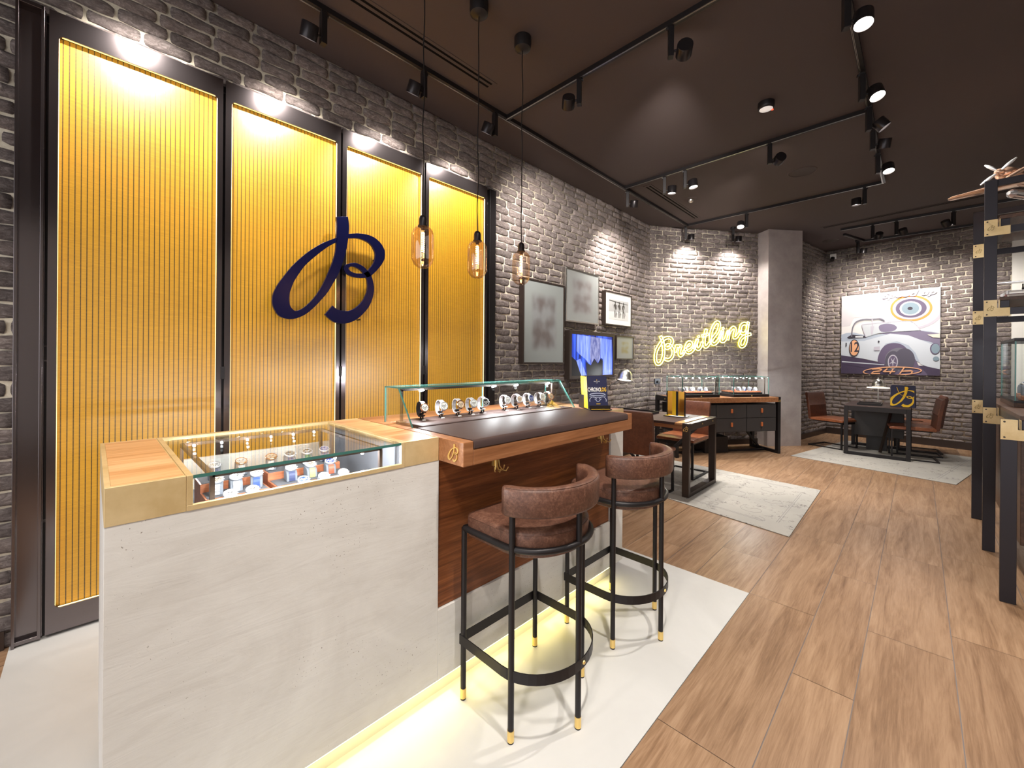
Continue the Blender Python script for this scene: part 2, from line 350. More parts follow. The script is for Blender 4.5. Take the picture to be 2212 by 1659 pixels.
# ================================================================== THE SETTING
# floor planks
rows = [-0.124]; wds = [.309, .217, .322, .322, .21, .309]; k = 0
while rows[-1] < 4.2: rows.append(rows[-1]+wds[k % 6]); k += 1
neg = [-0.124]; k = 0
while neg[-1] > -4.3: neg.append(neg[-1]-[.322, .21, .309, .322, .217][k % 5]); k += 1
rows = neg[::-1][:-1]+rows
off = {round(.185, 3): 2.22, round(.402, 3): 2.80, round(-.124, 3): 2.85}
mb = MB(); tones = []
mb.box((-4.2, -4.4, -.12), (12.2, 4.2, -.003), 1); tones += [0]*8
for a, b in zip(rows[:-1], rows[1:]):
    o = off.get(round(a, 3), 3.10 if abs(b+.124) < .01 else random.uniform(0, 1.24)); x = o-1.24*7
    while x < 12:
        x0, x1 = max(x, -4.1), min(x+1.24, 12.1)
        if x1 > x0: mb.add([(x0+.0012, a+.0018, 0), (x1-.0012, a+.0018, 0), (x1-.0012, b-.0018, 0), (x0+.0012, b-.0018, 0)], [(0, 1, 2, 3)], 0); tones += [random.random()]*4
        x += 1.24
fl = struct(mb.make('floor', [m_plank, m_grout]))
at = fl.data.attributes.new('tone', 'FLOAT', 'POINT'); at.data.foreach_set('value', tones)
mb = MB(); mb.box((-.275, .724, -.001), (2.79, 3.12, .0025)); struct(mb.make('floor', m_cement))
mb = MB(); mb.box((-4.2, -4.4, CEIL), (12.2, 4.2, CEIL+.1)); struct(mb.make('ceiling', m_ceil))

def brickwall(name, P0, P1, z1=CEIL, course=.0752, L=.238, skip=None, seed=1, proud=.0095):
    rnd = random.Random(seed); P0 = Vector((*P0, 0)); P1 = Vector((*P1, 0)); d = P1-P0; Ln = d.length; d.normalize(); n = Vector((d.y, -d.x, 0))
    if n.dot(CAM-P0) < 0: n = -n
    mb = MB(); tone = []
    a, b = P0-n*.16, P1-n*.16
    mb.add([P0, P1, P1+Vector((0, 0, z1)), P0+Vector((0, 0, z1)), a, b, b+Vector((0, 0, z1)), a+Vector((0, 0, z1))], [(0, 1, 2, 3), (4, 7, 6, 5), (0, 3, 7, 4), (1, 5, 6, 2), (3, 2, 6, 7), (0, 4, 5, 1)], 1); tone += [0]*8
    NX, NZ = 8, 4; z = 0; r = 0; g = .0055
    while z < z1-.01:
        zt = min(z+course, z1); x = -(r % 2)*L/2-rnd.uniform(0, .02)
        while x < Ln:
            w = L+rnd.uniform(-.022, .022); x0, x1 = max(x, 0), min(x+w, Ln); x += w
            if x1-x0 < .03 or (skip and skip(x0, x1, z, zt)): continue
            j = [rnd.uniform(-.003, .003) for _ in range(4)]; pr = proud+rnd.uniform(-.003, .007); tl = rnd.uniform(-.004, .004); t = min(1, max(0, rnd.gauss(.5, .25)))
            gx0, gx1 = x0+(g+abs(j[0]) if x0 > 0 else 0), x1-(g+abs(j[1]) if x1 < Ln else 0); gz0, gz1 = z+g-.001+j[2]*.6, zt-g+.001+j[3]*.6
            vs = []; ph = rnd.uniform(0, 9)
            for iz in range(-1, NZ+2):
                for ix in range(-1, NX+2):
                    u = min(1, max(0, ix/NX)); w_ = min(1, max(0, iz/NZ)); ed = (ix < 0 or ix > NX or iz < 0 or iz > NZ)
                    q = min(u, 1-u)*(x1-x0); q2 = min(w_, 1-w_)*course; rd = 1-max(0, 1-q/.008)**2*.40-max(0, 1-q2/.009)**2*.45
                    dp = -.004 if ed else pr*rd+tl*(w_-.5)*2+rnd.uniform(-.0022, .0022)+.002*math.sin(ph+u*7+w_*3)
                    wob = .0035*math.sin(ph*3+u*6.3)*(1 if w_ > .5 else -1)*(abs(w_-.5)*2)
                    cu = .006*(abs(w_-.5)*2)**3*(1 if u < .02 else -1 if u > .98 else 0)
                    vs.append(P0+d*(gx0+(gx1-gx0)*u+cu)+n*dp+Vector((0, 0, gz0+(gz1-gz0)*w_+wob)))
            W = NX+3; H = NZ+3
            mb.add(vs, [(i+jj*W, i+1+jj*W, i+1+(jj+1)*W, i+(jj+1)*W) for jj in range(H-1) for i in range(W-1)], 0); tone += [t]*len(vs)
        z += course; r += 1
    o = struct(mb.make(name, [m_brick, m_mortar], smooth=True))
    A = o.data.attributes.new('tone', 'FLOAT', 'POINT'); A.data.foreach_set('value', tone)
    return o
YW = 3.122
KP, CO = (6.345, YW), (8.15, 1.882)
brickwall('wall_left', (-2.4, YW), KP, seed=3, skip=lambda x0, x1, z0, z1: x0-2.4 > -.15 and x1-2.4 < 2.78 and z1 < 3.02)
brickwall('wall_far', KP, CO, seed=5, L=.235)
R0 = Vector((10.25, 1.325)); Rd = Vector((-.158, -1)).normalized()
brickwall('wall_niche', (8.6, 1.60), tuple(R0), seed=8, course=.0725)
R1 = R0+Rd*3.2
brickwall('wall_back', tuple(R0), tuple(R0+Rd*2.36), seed=11, course=.0725, L=.25)
mb = MB(); mb.box((-4.2, -4.4, 0), (12.2, -4.25, CEIL)); struct(mb.make('wall_right', m_white))
mb = MB(); a = R0+Rd*2.36; b = R0+Rd*5.6
mb.add([(a.x-.02, a.y, 0), (b.x-.02, b.y, 0), (b.x-.02, b.y, CEIL), (a.x-.02, a.y, CEIL), (a.x+.2, a.y, 0), (b.x+.2, b.y, 0), (b.x+.2, b.y, CEIL), (a.x+.2, a.y, CEIL)], [(0, 1, 2, 3), (4, 7, 6, 5), (0, 3, 7, 4), (1, 5, 6, 2), (3, 2, 6, 7), (0, 4, 5, 1)])
struct(mb.make('wall_service', m_white))
# column
P1 = Vector((7.85, 1.785)); P2 = Vector((8.33, 1.40)); e = (P2-P1).normalized(); n2 = Vector((-e.y, e.x))
if n2.dot(P1) < 0: n2 = -n2
q = [P1, P2, P2+n2*.55, P1+n2*.55]
mb = MB(); mb.add([(*p, 0) for p in q]+[(*p, CEIL) for p in q], [(0, 1, 2, 3), (4, 5, 6, 7), (0, 1, 5, 4), (1, 2, 6, 5), (2, 3, 7, 6), (3, 0, 4, 7)])
struct(mb.make('wall_column', m_plaster))
# baseboards
def baseboard(name, A, B, h=.09, t=.028, m=m_bronze):
    A = Vector((*A, 0)); B = Vector((*B, 0)); d = (B-A).normalized(); n = Vector((d.y, -d.x, 0)); n = -n if n.dot(CAM-A) < 0 else n
    mb = MB(); mb.add([A, B, B+n*t, A+n*t, A+Vector((0, 0, h)), B+Vector((0, 0, h)), B+n*t+Vector((0, 0, h)), A+n*t+Vector((0, 0, h))], [(0, 1, 2, 3), (4, 5, 6, 7), (0, 1, 5, 4), (1, 2, 6, 5), (2, 3, 7, 6), (3, 0, 4, 7)])
    return struct(mb.make(name, m))
baseboard('baseboard_left', (-2.4, YW), (-.29, YW)); baseboard('baseboard_left', (2.9, YW), KP); baseboard('baseboard_far', KP, CO)
baseboard('baseboard_niche', (8.6, 1.60), tuple(R0)); baseboard('baseboard_back', tuple(R0), tuple(R0+Rd*2.3), .12)
_p = R0+Rd*1.97
mb = MB(); mb.box((_p.x-.05, _p.y-.03, 0), (_p.x-.02, _p.y, 2.05)); struct(mb.make('trim_1', m_black))

# ================================================================== YELLOW PANELS
YP = 3.070
mb = MB(); mb.box((-.262, YP+.035, .015), (2.86, YP+.05, 3.10)); struct(mb.make('trim_2', m_black))
mb = MB(); mb.box((-.268, YP-.004, .0), (-.256, YP+.05, 3.12)); mb.box((-.186, YP-.004, .012), (-.174, YP+.05, 3.12)); mb.box((-.262, YP+.03, 0), (-.17, YP+.035, 3.12)); mb.box((-.26, YP-.004, 3.10), (-.18, YP+.04, 3.12)); mb.box((-.26, YP, .012), (-.18, YP+.04, .03)); struct(mb.make('trim_3', m_panelfr, bevel=.002))
mb = MB(); mb.box((2.786, YP-.002, .02), (2.868, YP+.05, 3.115)); struct(mb.make('trim_4', m_black, bevel=.003))
plab = ['tall glowing yellow screen panel in dark frame, leftmost of the four', 'tall yellow screen panel second from left, under left half of navy letter', 'tall yellow screen panel third from left, under right half of navy letter', 'tall narrow-looking yellow screen panel at right end beside the brick wall']
for i in range(4):
    x0 = -.160+i*.7305; x1 = x0+.717
    P = thing('light_panel', plab[i], 'wall panel', (x0, YP, .02), group='yellow backlit wall panels')
    a0, a1, z0, z1 = x0+.032, x1-.028, .14, 3.005
    mb = MB(); mb.box((x0, YP, .02), (a0, YP+.03, 3.12)); mb.box((a1, YP, .02), (x1, YP+.03, 3.12)); mb.box((a0, YP, .02), (a1, YP+.03, z0)); mb.box((a0, YP, z1), (a1, YP+.03, 3.12))
    r = .022
    for cx, cz, s, t in ((a1, z1, -1, -1), (a1, z0, -1, 1), (a0, z1, 1, -1), (a0, z0, 1, 1)):
        pl = [(cx, cz)]+[(cx+s*(r-r*math.sin(q)), cz+t*(r-r*math.cos(q))) for q in [k*pi/2/6 for k in range(7)]]
        mb.prism(pl, lambda a, b, d: (a, YP+d, b), .03)
    mb.make('frame', m_panelfr, P, True)
    mb = MB(); mb.box((a0-.003, YP+.024, z0-.003), (a1+.003, YP+.027, z1+.003)); mb.make('fabric_screen', m_fabric, P, True)
    mb = MB()
    mb.box((a0, YP+.004, z1-.003), (a1, YP+.012, z1-.0005)); mb.box((a0, YP+.004, z0+.0005), (a1, YP+.012, z0+.003)); mb.box((a1-.003, YP+.004, z0), (a1-.0005, YP+.012, z1)); mb.box((a0+.0005, YP+.004, z0), (a0+.0025, YP+.012, z1))
    mb.make('led_edge', m_ledgold, P, True)
    if i < 3:
        mb = MB(); mb.box((x1-.004, YP-.006, 1.27), (x1+.018, YP+.004, 1.345)); mb.make('hinge', m_black, P, True, bevel=.002)
# big letter
mb = MB(); yl = YP-.045
c0 = ay(560+880/5.925, 440+850/5.925, yl)
def bigfn(a, b, d):
    u = 560+(a*1370+880)/5.925; v = 440+(850-b*1370)/5.925; p = ay(u, v, yl); return (p.x, yl+d, p.z)
letterB(mb, bigfn, .022)
LG = thing('letter_sign', 'large navy blue script letter mounted across the middle yellow panels', 'sign', (1.25, yl+.02, 2.05))
mb.make('letter', m_navy, LG, True, bevel=.0015)
for u, v in ((738, 500), (600, 655), (815, 560), (780, 690)): p = ay(u, v, yl); mb = MB(); mb.cyl((p.x, yl+.02, p.z), (p.x, YP+.024, p.z), .006, 10); mb.make('standoff', m_black, LG, True)

# ================================================================== COUNTER
Y0, YB, ZT = 1.38, 2.112, 1.087
CT = thing('sales_counter', 'long travertine counter with brass corners, sunken glass watch case and raised bar', 'counter', (1.23, 1.74, 0))
mb = MB()
mb.box((.02, Y0, .10), (.984, Y0+.02, .993)); mb.box((.984, Y0, .10), (2.292, Y0+.02, .385)); mb.box((2.292, Y0, .10), (2.444, Y0+.02, .99))
mb.box((.02, Y0+.02, .10), (.04, YB, .993)); mb.box((2.424, Y0+.02, .10), (2.444, YB, .99)); mb.box((.04, YB-.02, .10), (2.424, YB, .99))
mb.box((.04, Y0+.02, .10), (.175, YB-.02, .985)); mb.box((.827, Y0+.02, .10), (.975, YB-.02, .985)); mb.box((.175, Y0+.02, .84), (.827, YB-.02, .865))
mb.box((.975, Y0+.05, .10), (2.30, YB-.02, .985))
mb.make('stone_cladding', m_stone, CT, True, bevel=.0015)
mb = MB(); mb.box((.10, Y0+.055, 0), (2.40, YB-.08, .10)); mb.make('plinth', m_cement, CT, True)
mb = MB(); mb.box((.03, Y0+.006, .094), (2.30, Y0+.022, .0995)); mb.make('led_strip', m_ledstrip, CT, True)
mb = MB(); mb.box((.988, Y0+.012, .387), (2.290, Y0+.03, .99)); mb.make('wood_panel', m_walnut, CT, True)
def brassblock(x0, x1, name):
    mb = MB(); mb.box((x0, Y0-.002, .993), (x1, Y0+.014, ZT)); mb.box((x0, Y0+.014, .993), (x0+.012, YB, ZT)); mb.box((x1-.004, Y0+.014, .993), (x1, YB, ZT-.002)); mb.box((x0+.01, YB-.01, .993), (x1, YB, ZT))
    o = mb.make(name, m_brass, CT, True, bevel=.0012)
    mb = MB(); mb.box((x0+.012, Y0+.014, .995), (x1-.004, YB-.01, ZT-.0005)); mb.make('wood_inlay', m_top, o, True)
brassblock(.02, .175, 'brass_end_block'); brassblock(.8275, .981, 'brass_corner_block'); brassblock(2.268, 2.444, 'brass_end_block')
WF = thing('x', 'x', 'x'); bpy.data.objects.remove(WF)
mb = MB()
for a, b in (((.1755, Y0-.003, .993), (.8265, Y0+.011, 1.0075)), ((.1755, Y0-.003, 1.0075), (.1895, Y0+.011, ZT)), ((.8125, Y0-.003, 1.0075), (.8265, Y0+.011, ZT)),
             ((.1755, Y0+.011, ZT-.014), (.1895, YB, ZT)), ((.8165, Y0+.011, ZT-.010), (.8265, YB, ZT)), ((.1895, YB-.03, ZT-.012), (.8165, YB, ZT))): mb.box(a, b)
mb.make('brass_case_frame', m_brass, CT, True, bevel=.001)
mb = MB(); mb.box((.1895, Y0+.002, ZT-.009), (.8125, YB-.03, ZT-.001)); mb.box((.1895, Y0+.002, 1.0075), (.8125, Y0+.008, ZT-.009)); gg = mb.make('glass_cover', m_glass, CT, True)
mb = MB(); mb.box((.1897, Y0-.0005, ZT-.010), (.8123, Y0+.0018, ZT-.001)); mb.make('glass_edge', m_gedge, gg, True)
mb = MB(); mb.box((.1895, Y0+.02, .865), (.8125, YB-.03, .868)); mb.box((.1755, Y0+.02, .868), (.1765, YB-.03, 1.07)); mb.box((.8255, Y0+.02, .868), (.8265, YB-.03, 1.07)); mb.make('case_lining', m_felt, CT, True)
mb = MB(); mb.box((.1895, YB-.03, .868), (.8165, YB-.022, ZT-.012)); mb.make('back_glass', m_glass, CT, True)
mb = MB(); zf = 1.062
A = [(.243, 1.45), (.765, 1.45), (.765, 2.03), (.243, 2.03)]
for i in range(4):
    a, b = A[i], A[(i+1) % 4]; mb.beam((*a, zf), (*b, zf), .012); mb.box((a[0]-.006, a[1]-.006, .868), (a[0]+.006, a[1]+.006, zf))
fr_ = mb.make('light_rail', m_bronze, CT, True)
for i in range(6): mb = MB(); mb.cyl((.28+i*.09, 2.024, zf-.004), (.28+i*.09, 2.018, zf-.009), .0045, 12); mb.make('led', m_led, fr_, True)
for i in range(5): mb = MB(); mb.cyl((.30+i*.1, 1.458, zf-.005), (.30+i*.1, 1.464, zf-.012), .005, 12); mb.make('led', m_led, fr_, True)
# bar top
bar = MB(); bx0, bx1, by0 = .982, 2.266, 1.221
bar.box((bx0, by0, .992), (bx0+.05, Y0+.5, ZT)); bar.box((bx1-.05, by0, .992), (bx1, Y0+.5, ZT)); bar.box((bx0+.05, by0, .992), (bx1-.05, Y0+.5, 1.0545)); bar.box((bx0, Y0+.5, .992), (bx1, YB, ZT))
BT = bar.make('bar_top', [m_oakbar], CT, True, bevel=.004)
mb = MB(); pr = [(by0-.002, 1.056), (by0-.002, 1.078), (by0+.003, 1.086), (by0+.012, 1.0895), (1.618, 1.0895), (1.618, 1.056)]
mb.prism(pr, lambda a, b, d: (bx0+.0505+d, a, b), bx1-bx0-.101); mb.make('leather_pad', m_leather_d, BT, True, bevel=.002)
mb = MB(); mb.box((bx0+.085, 1.624, 1.056), (1.655, 1.868, 1.093)); mb.box((1.659, 1.624, 1.056), (bx1-.0505, 1.868, 1.093)); mb.make('display_shelf', m_leather_d, BT, True, bevel=.003)
mb = MB(); f_ = lambda a, b, d: (bx0-.0005-d, 1.288-a*.062-0.006, 1.040+b*.062*1.1)
letterB(mb, f_, .004); mb.make('gold_emblem', m_gold, BT, True)
def hook(x, z):
    mb = MB()
    for s in (-1, 1):
        mb.tube([(x+s*.006, Y0-.006, .992), (x+s*.006, Y0-.008, z), (x+s*.010, Y0-.012, z-.016), (x+s*.020, Y0-.020, z-.020), (x+s*.028, Y0-.026, z-.012), (x+s*.031, Y0-.028, z+.004)], .0028, 8)
        mb.tube([(x+s*.006, Y0-.006, .99), (x+s*.010, Y0-.018, z), (x+s*.014, Y0-.034, z-.014), (x+s*.02, Y0-.05, z-.016), (x+s*.024, Y0-.06, z+.002)], .0028, 8)
    mb.box((x-.012, Y0-.004, z+.0), (x+.012, Y0+.013, .992)); mb.make('bag_hook', m_gold, CT, True, smooth='auto')
hook(1.297, .915); hook(2.173, .925)

# glass hood
HD = thing('glass_showcase', 'long slanted glass hood over the row of watches on the bar', 'display case', (1.63, 1.76, ZT))
hx0, hx1 = 1.020, 2.262; yf0, yf1, yb_, zh = 1.636, 1.760, 1.890, 1.266
mb = MB(); mb.box((hx0, yf1, zh-.006), (hx1, yb_, zh)); mb.make('top_pane', m_glass, HD, True)
mb = MB(); mb.prism([(yf0, ZT+.001), (yf0+.006, ZT+.001), (yf1+.006, zh-.006), (yf1, zh-.006)], lambda a, b, d: (hx0+d, a, b), hx1-hx0); mb.make('front_pane', m_glass, HD, True)
for xx in (hx0, hx1-.005):
    mb = MB(); mb.prism([(yf0+.007, ZT+.001), (yb_, ZT+.001), (yb_, zh-.006), (yf1+.007, zh-.006)], lambda a, b, d: (xx+d, a, b), .005); mb.make('side_pane', m_glass, HD, True)
mb = MB()
for xx in (hx0-.001, hx1-.004):
    mb.beam((xx+.0025, yf0+.003, ZT+.001), (xx+.0025, yf1+.003, zh-.003), .005, .006); mb.beam((xx+.0025, yf1, zh-.003), (xx+.0025, yb_, zh-.003), .005, .006); mb.box((xx, yb_-.002, ZT+.001), (xx+.005, yb_+.003, zh))
mb.box((hx0, yf1-.002, zh-.0065), (hx1, yf1, zh+.0005)); mb.box((hx0, yb_, zh-.006), (hx1, yb_+.002, zh)); mb.box((1.66, yb_-.001, ZT+.001), (1.668, yb_+.003, zh))
mb.make('glass_edge', m_gedge, HD, True)
mb = MB(); yr = 1.80; zr = zh-.016
mb.box((hx0+.035, yr-.006, zr-.006), (hx1-.035, yr+.006, zr+.006))
for xx in (hx0+.04, hx1-.04): mb.box((xx-.006, yr-.006, ZT+.002), (xx+.006, yr+.006, zr)); mb.box((xx-.018, yr-.015, ZT+.0055), (xx+.018, yr+.015, ZT+.009))
RL = mb.make('light_rail', m_bronze, HD, True)
for xx in (1.17, 1.67, 1.86, 2.17): mb = MB(); mb.cyl((xx, yr-.004, zr-.004), (xx, yr-.006, zr-.0095), .014, 16); mb.make('led', m_led, RL, True)
def pointl(loc, e, col=(.95, .97, 1), r=.02):
    l = bpy.data.lights.new('case_light', 'POINT'); l.energy = e; l.color = col; l.shadow_soft_size = r; o = bpy.data.objects.new('case_light', l); COL.objects.link(o); o.location = loc
for xx in (1.17, 1.67, 1.86, 2.17): pointl((xx, yr-.008, zr-.020), 6, r=.008)
for i in range(5): pointl((.30+i*.1, 1.468, zf-.020), 2.4, r=.006)
for i in (0, 2, 4): pointl((.28+i*.09, 2.008, zf-.02), .8, r=.006)

# ================================================================== WATCHES
def bandmat(n, c, metal=0, r=.4): return M(n, c, r, metal)
BM = {'steel': m_steel, 'black': M('black_strap', (.015, .015, .02), .5), 'blue': M('blue_strap', (.01, .04, .35), .5), 'red': M('rust_red_strap', (.40, .06, .025), .5), 'olive': M('olive_strap', (.28, .27, .10), .6), 'green': M('green_strap', (.0, .12, .05), .5), 'navy': M('navy_strap', (.02, .03, .09), .5)}
DM = {'white': M('silver_dial', (.78, .78, .76), .3), 'black': M('black_dial', (.02, .02, .025), .2), 'blue': M('blue_dial', (.02, .05, .25), .2), 'cream': M('copper_white_dial', (.7, .55, .4), .3)}
m_rose = M('rose_gold', (.80, .42, .26), .2, 1)
def casebits(root, T, R, caseM, dial, hands=True):
    mb = MB(); h = .0045
    mb.lathe([(0, -h), (R*.8, -h), (R*.97, -h*.4), (R, 0), (R*.98, h*.55), (R*.90, h), (R*.80, h*1.02), (R*.78, h*.6)], 40, T)
    mb.make('watch_case', caseM, root, smooth='auto')
    mb = MB(); mb.lathe([(0, h*.55), (R*.79, h*.55)], 40, T); d = mb.make('dial', DM[dial], root)
    mb = MB(); q = DM['black'] if dial in ('white', 'cream') else DM['white']
    for cx, cy in ((-R*.36, 0), (R*.36, 0), (0, -R*.36)): mb.lathe([(R*.13, h*.62), (R*.20, h*.62)], 20, T @ Matrix.Translation((cx, cy, 0)))
    for k in range(12):
        a = k*pi/6; mb.box((-R*.025, R*.62, h*.6), (R*.025, R*.75, h*.66), 0, T @ Matrix.Rotation(a, 4, 'Z'))
    for a, L in ((.9, .42), (-1.0, .6)): mb.box((-R*.03, -R*.08, h*.72), (R*.03, R*L, h*.8), 0, T @ Matrix.Rotation(a, 4, 'Z'))
    mb.make('dial_marks', q, d)
    mb = MB(); mb.cyl(T @ Vector((R*.96, 0, 0)), T @ Vector((R*1.13, 0, 0)), R*.085, 12); mb.cyl(T @ Vector((R*.80, R*.5, 0)), T @ Vector((R*1.0, R*.60, 0)), R*.06, 10); mb.cyl(T @ Vector((R*.80, -R*.5, 0)), T @ Vector((R*1.0, -R*.60, 0)), R*.06, 10)
    mb.make('crown', caseM, root, smooth='auto')
def strapmesh(path, w, th, ridged):
    mb = MB(); n = len(path)
    for i in range(n-1):
        a, b = Vector(path[i]), Vector(path[i+1]); d = b-a; g = d*.06 if ridged else d*0
        mb.beam(a+g, b-g+(Vector((0, 0, 0)) if ridged else d*.08), w, th, 0, up=(1, 0, 0)) if 0 else mb.add([(x, (a+g if s == 0 else b-g).y+ny, (a+g if s == 0 else b-g).z+nz) for x in (-w/2, w/2) for s in (0, 1) for ny, nz in ((0, 0), tuple(Vector((0, d.z, -d.y)).normalized().yz*th))],
              [(0, 1, 3, 2), (4, 6, 7, 5), (0, 2, 6, 4), (1, 5, 7, 3), (0, 4, 5, 1), (2, 3, 7, 6)])
    return mb
def ring_watch(caseM, dial, band, label):
    r = thing('wristwatch', label, 'watch')
    rr = .0355; cz = .052
    pts = [(0, rr*math.cos(a), cz+rr*1.12*math.sin(a)) for a in [math.radians(k) for k in range(205, -142, -12)]]
    strapmesh(pts, .023, .0030, band == 'steel').make('strap', BM[band], r)
    a = math.radians(196); c = Vector((0, -rr-.002, cz-.0+rr*.30)); nrm = Vector((0, -1, .32)).normalized()
    T = Matrix.Translation(c) @ nrm.to_track_quat('Z', 'Y').to_matrix().to_4x4()
    casebits(r, T, .0235, caseM, dial)
    return r
def ring_stand():
    r = thing('watch_stand', 'x', 'watch stand')
    mb = MB(); mb.box((-.006, -.012, 0), (.006, .014, .004)); mb.box((-.004, .003, .004), (.004, .008, .026)); mb.cyl((-.012, .0, .03), (.012, .0, .03), .006, 12); mb.box((-.004, -.02, 0), (.004, -.016, .018)); mb.beam((0, 0, .026), (0, -.018, .016), .006)
    mb.make('post', m_black, r, bevel=.001)
    mb = MB(); mb.box((-.008, -.036, 0), (.008, -.026, .0035)); mb.make('price_plate', m_paper, r)
    return r
def cush_watch(caseM, dial, band, label):
    r = thing('wristwatch', label, 'watch')
    n = Vector((0, -.42, 1)).normalized(); c = Vector((0, -.002, .0475)); T = Matrix.Translation(c) @ n.to_track_quat('Z', 'Y').to_matrix().to_4x4()
    casebits(r, T, .0205, caseM, dial)
    f = [(0, -.020, .036), (0, -.0255, .030), (0, -.028, .022), (0, -.029, .013), (0, -.029, .0015)]
    b = [(0, .0165, .0505), (0, .022, .048), (0, .026, .040), (0, .0285, .028), (0, .029, .013), (0, .029, .0015)]
    m1 = strapmesh(f, .020, -.0025, band == 'steel'); m2 = strapmesh(b, .020, .0025, band == 'steel')
    m1.add(m2.v, m2.f); m1.make('strap', BM[band], r); return r
def cushion():
    mb = MB(); mb.prism([(-.026, 0), (-.0265, .012), (-.022, .028), (-.014, .036), (.014, .046), (.022, .042), (.0265, .026), (.026, 0)], lambda a, b, d: (-.019+d, a, b), .038)
    return mb.make('watch_cushion', m_grey, None, bevel=.004, seg=3)

# --- row under the hood
hx = [1.172, 1.289, 1.400, 1.493, 1.581, 1.760, 1.862, 1.970, 2.083, 2.170]
spec = [(m_rose, 'white', 'black'), (m_steel, 'white', 'steel'), (m_rose, 'cream', 'steel'), (m_steel, 'white', 'steel'), (m_steel, 'black', 'steel'), (m_steel, 'white', 'steel'), (m_steel, 'cream', 'steel'), (m_steel, 'blue', 'steel'), (m_steel, 'white', 'steel'), (m_rose, 'cream', 'steel')]
ords = ['first', 'second', 'third', 'fourth', 'fifth', 'sixth', 'seventh', 'eighth', 'ninth', 'tenth']
desc = ['rose gold watch on black strap', 'steel chronograph on steel bracelet', 'two-tone watch with copper-white dial', 'steel watch with pale dial', 'steel watch with dark dial', 'steel watch with bright white dial', 'steel watch with cream dial', 'steel watch with blue dial', 'steel watch with silver dial', 'small rose gold watch with cream dial']
st0 = ring_stand(); st0.location = (hx[0], 1.80, 1.0935)
for i, x in enumerate(hx):
    lb = '%s under the glass hood, %s from the left' % (desc[i], ords[i])
    w = ring_watch(*spec[i], lb); w.location = (x, 1.80, 1.0955); w['group'] = 'watches under the slanted glass hood'; w.rotation_euler = (0, 0, -.12)
    s = st0 if i == 0 else dup(st0, (x, 1.80, 1.0935))
    s.rotation_euler = (0, 0, -.12)
    s['label'] = 'small black stand holding the %s watch from left under the hood' % ords[i]; s['group'] = 'watch stands under the glass hood'
# --- sunken case: stepped risers
def riser(x0, x1, ys, zs, label):
    R_ = thing('display_riser', label, 'display riser', ((x0+x1)/2, ys[0], .868))
    for (ya, yb), z in zip(zip(ys[:-1], ys[1:]), zs):
        mb = MB(); mb.box((x0, ya, .868), (x1, yb-.001, z)); t_ = mb.make('step', m_wedge, R_, True, bevel=.001)
        mb = MB(); mb.box((x0+.006, ya+.006, z), (x1-.006, yb-.006, z+.0012)); mb.make('lining', m_felt, t_, True)
riser(.262, .452, (1.555, 1.665, 1.765, 1.88), (.905, .932, .960), 'stepped wooden watch riser with grey lining, left in sunken case')
riser(.470, .745, (1.545, 1.66, 1.765, 1.90), (.905, .932, .960), 'stepped wooden watch riser with grey lining, right in sunken case')
cw = []
Z1, Z2, Z3 = .9615, .9335, .9065
B_ = [(375, 455), (627, 410), (942, 350), (1157, 310), (1365, 285), (1560, 255)]; Mi = [(480, 655), (755, 600), (1005, 570), (1275, 460), (1490, 420), (1695, 375)]; Fr = [(565, 745), (855, 690), (1410, 585), (1645, 540), (1895, 510)]
XB = [.312, .395, .497, .565, .632, .702]; XM = [.300, .356, .420, .535, .607, .683]; XF = [.318, .382, .545, .618, .692]
bspec = [(m_steel, 'white', 'navy', 'steel watch with navy strap, back left in sunken case'), (m_rose, 'white', 'steel', 'white-dialled watch on steel bracelet, back row second from left in sunken case'), (m_rose, 'cream', 'steel', 'rose gold chronograph at left of the right riser back row'),
         (m_steel, 'black', 'navy', 'dark-dialled steel chronograph on the right riser back row, second'), (m_steel, 'black', 'green', 'steel chronograph with green strap, right riser back row'), (m_steel, 'blue', 'navy', 'blue-dialled steel watch at right end of back row')]
mspec = [(m_steel, 'cream', 'steel', 'silver watch with copper hands at left of middle row'), (m_steel, 'white', 'steel', 'steel bracelet chronograph, middle row of left riser'), (m_steel, 'white', 'blue', 'steel watch with bright blue strap, middle row of left riser'),
         (m_steel, 'white', 'navy', 'steel watch with stitched navy strap, middle row of right riser'), (m_steel, 'cream', 'olive', 'steel watch with olive strap in the middle row'), (m_steel, 'blue', 'red', 'steel watch with rust red strap in the middle row')]
fspec = [(m_steel, 'white', 'navy', 'silver watch at far left of the front row behind brass rim'), (m_steel, 'cream', 'steel', 'silver chronograph, second in front row of sunken case'), (m_steel, 'blue', 'steel', 'blue and silver watch in front row of right riser'),
         (m_steel, 'white', 'steel', 'overexposed white-dialled watch in front row, second from right'), (m_steel, 'white', 'navy', 'bright white-dialled watch at right end of front row')]
cu0 = None
for xs, y, z, sp in ((XB, 1.825, Z1, bspec), (XM, 1.715, Z2, mspec), (XF, 1.608, Z3, fspec)):
    for x, q in zip(xs, sp):
        w = cush_watch(*q); w.location = (x, y, z+.0015); w['group'] = 'watches in the sunken counter case'; w.rotation_euler = (0, 0, random.uniform(-.12, .12)-.15)
        c = cushion() if cu0 is None else cu0.copy()
        if cu0 is None: cu0 = c
        else: COL.objects.link(c)
        c.location = (x, y, z-.0005); c.rotation_euler = w.rotation_euler; tag(c, 'grey cushion, '+q[3].replace('in sunken case', '').replace('bracelet, ', 'bracelet '), 'watch cushion', 'watch cushions in the sunken case')

# ================================================================== CATALOGUE STAND ON THE BAR
cs = thing('catalogue_stand', 'black angled stand holding navy and yellow catalogues on bar end', 'stand', (2.27, 1.50, ZT), math.radians(-36))
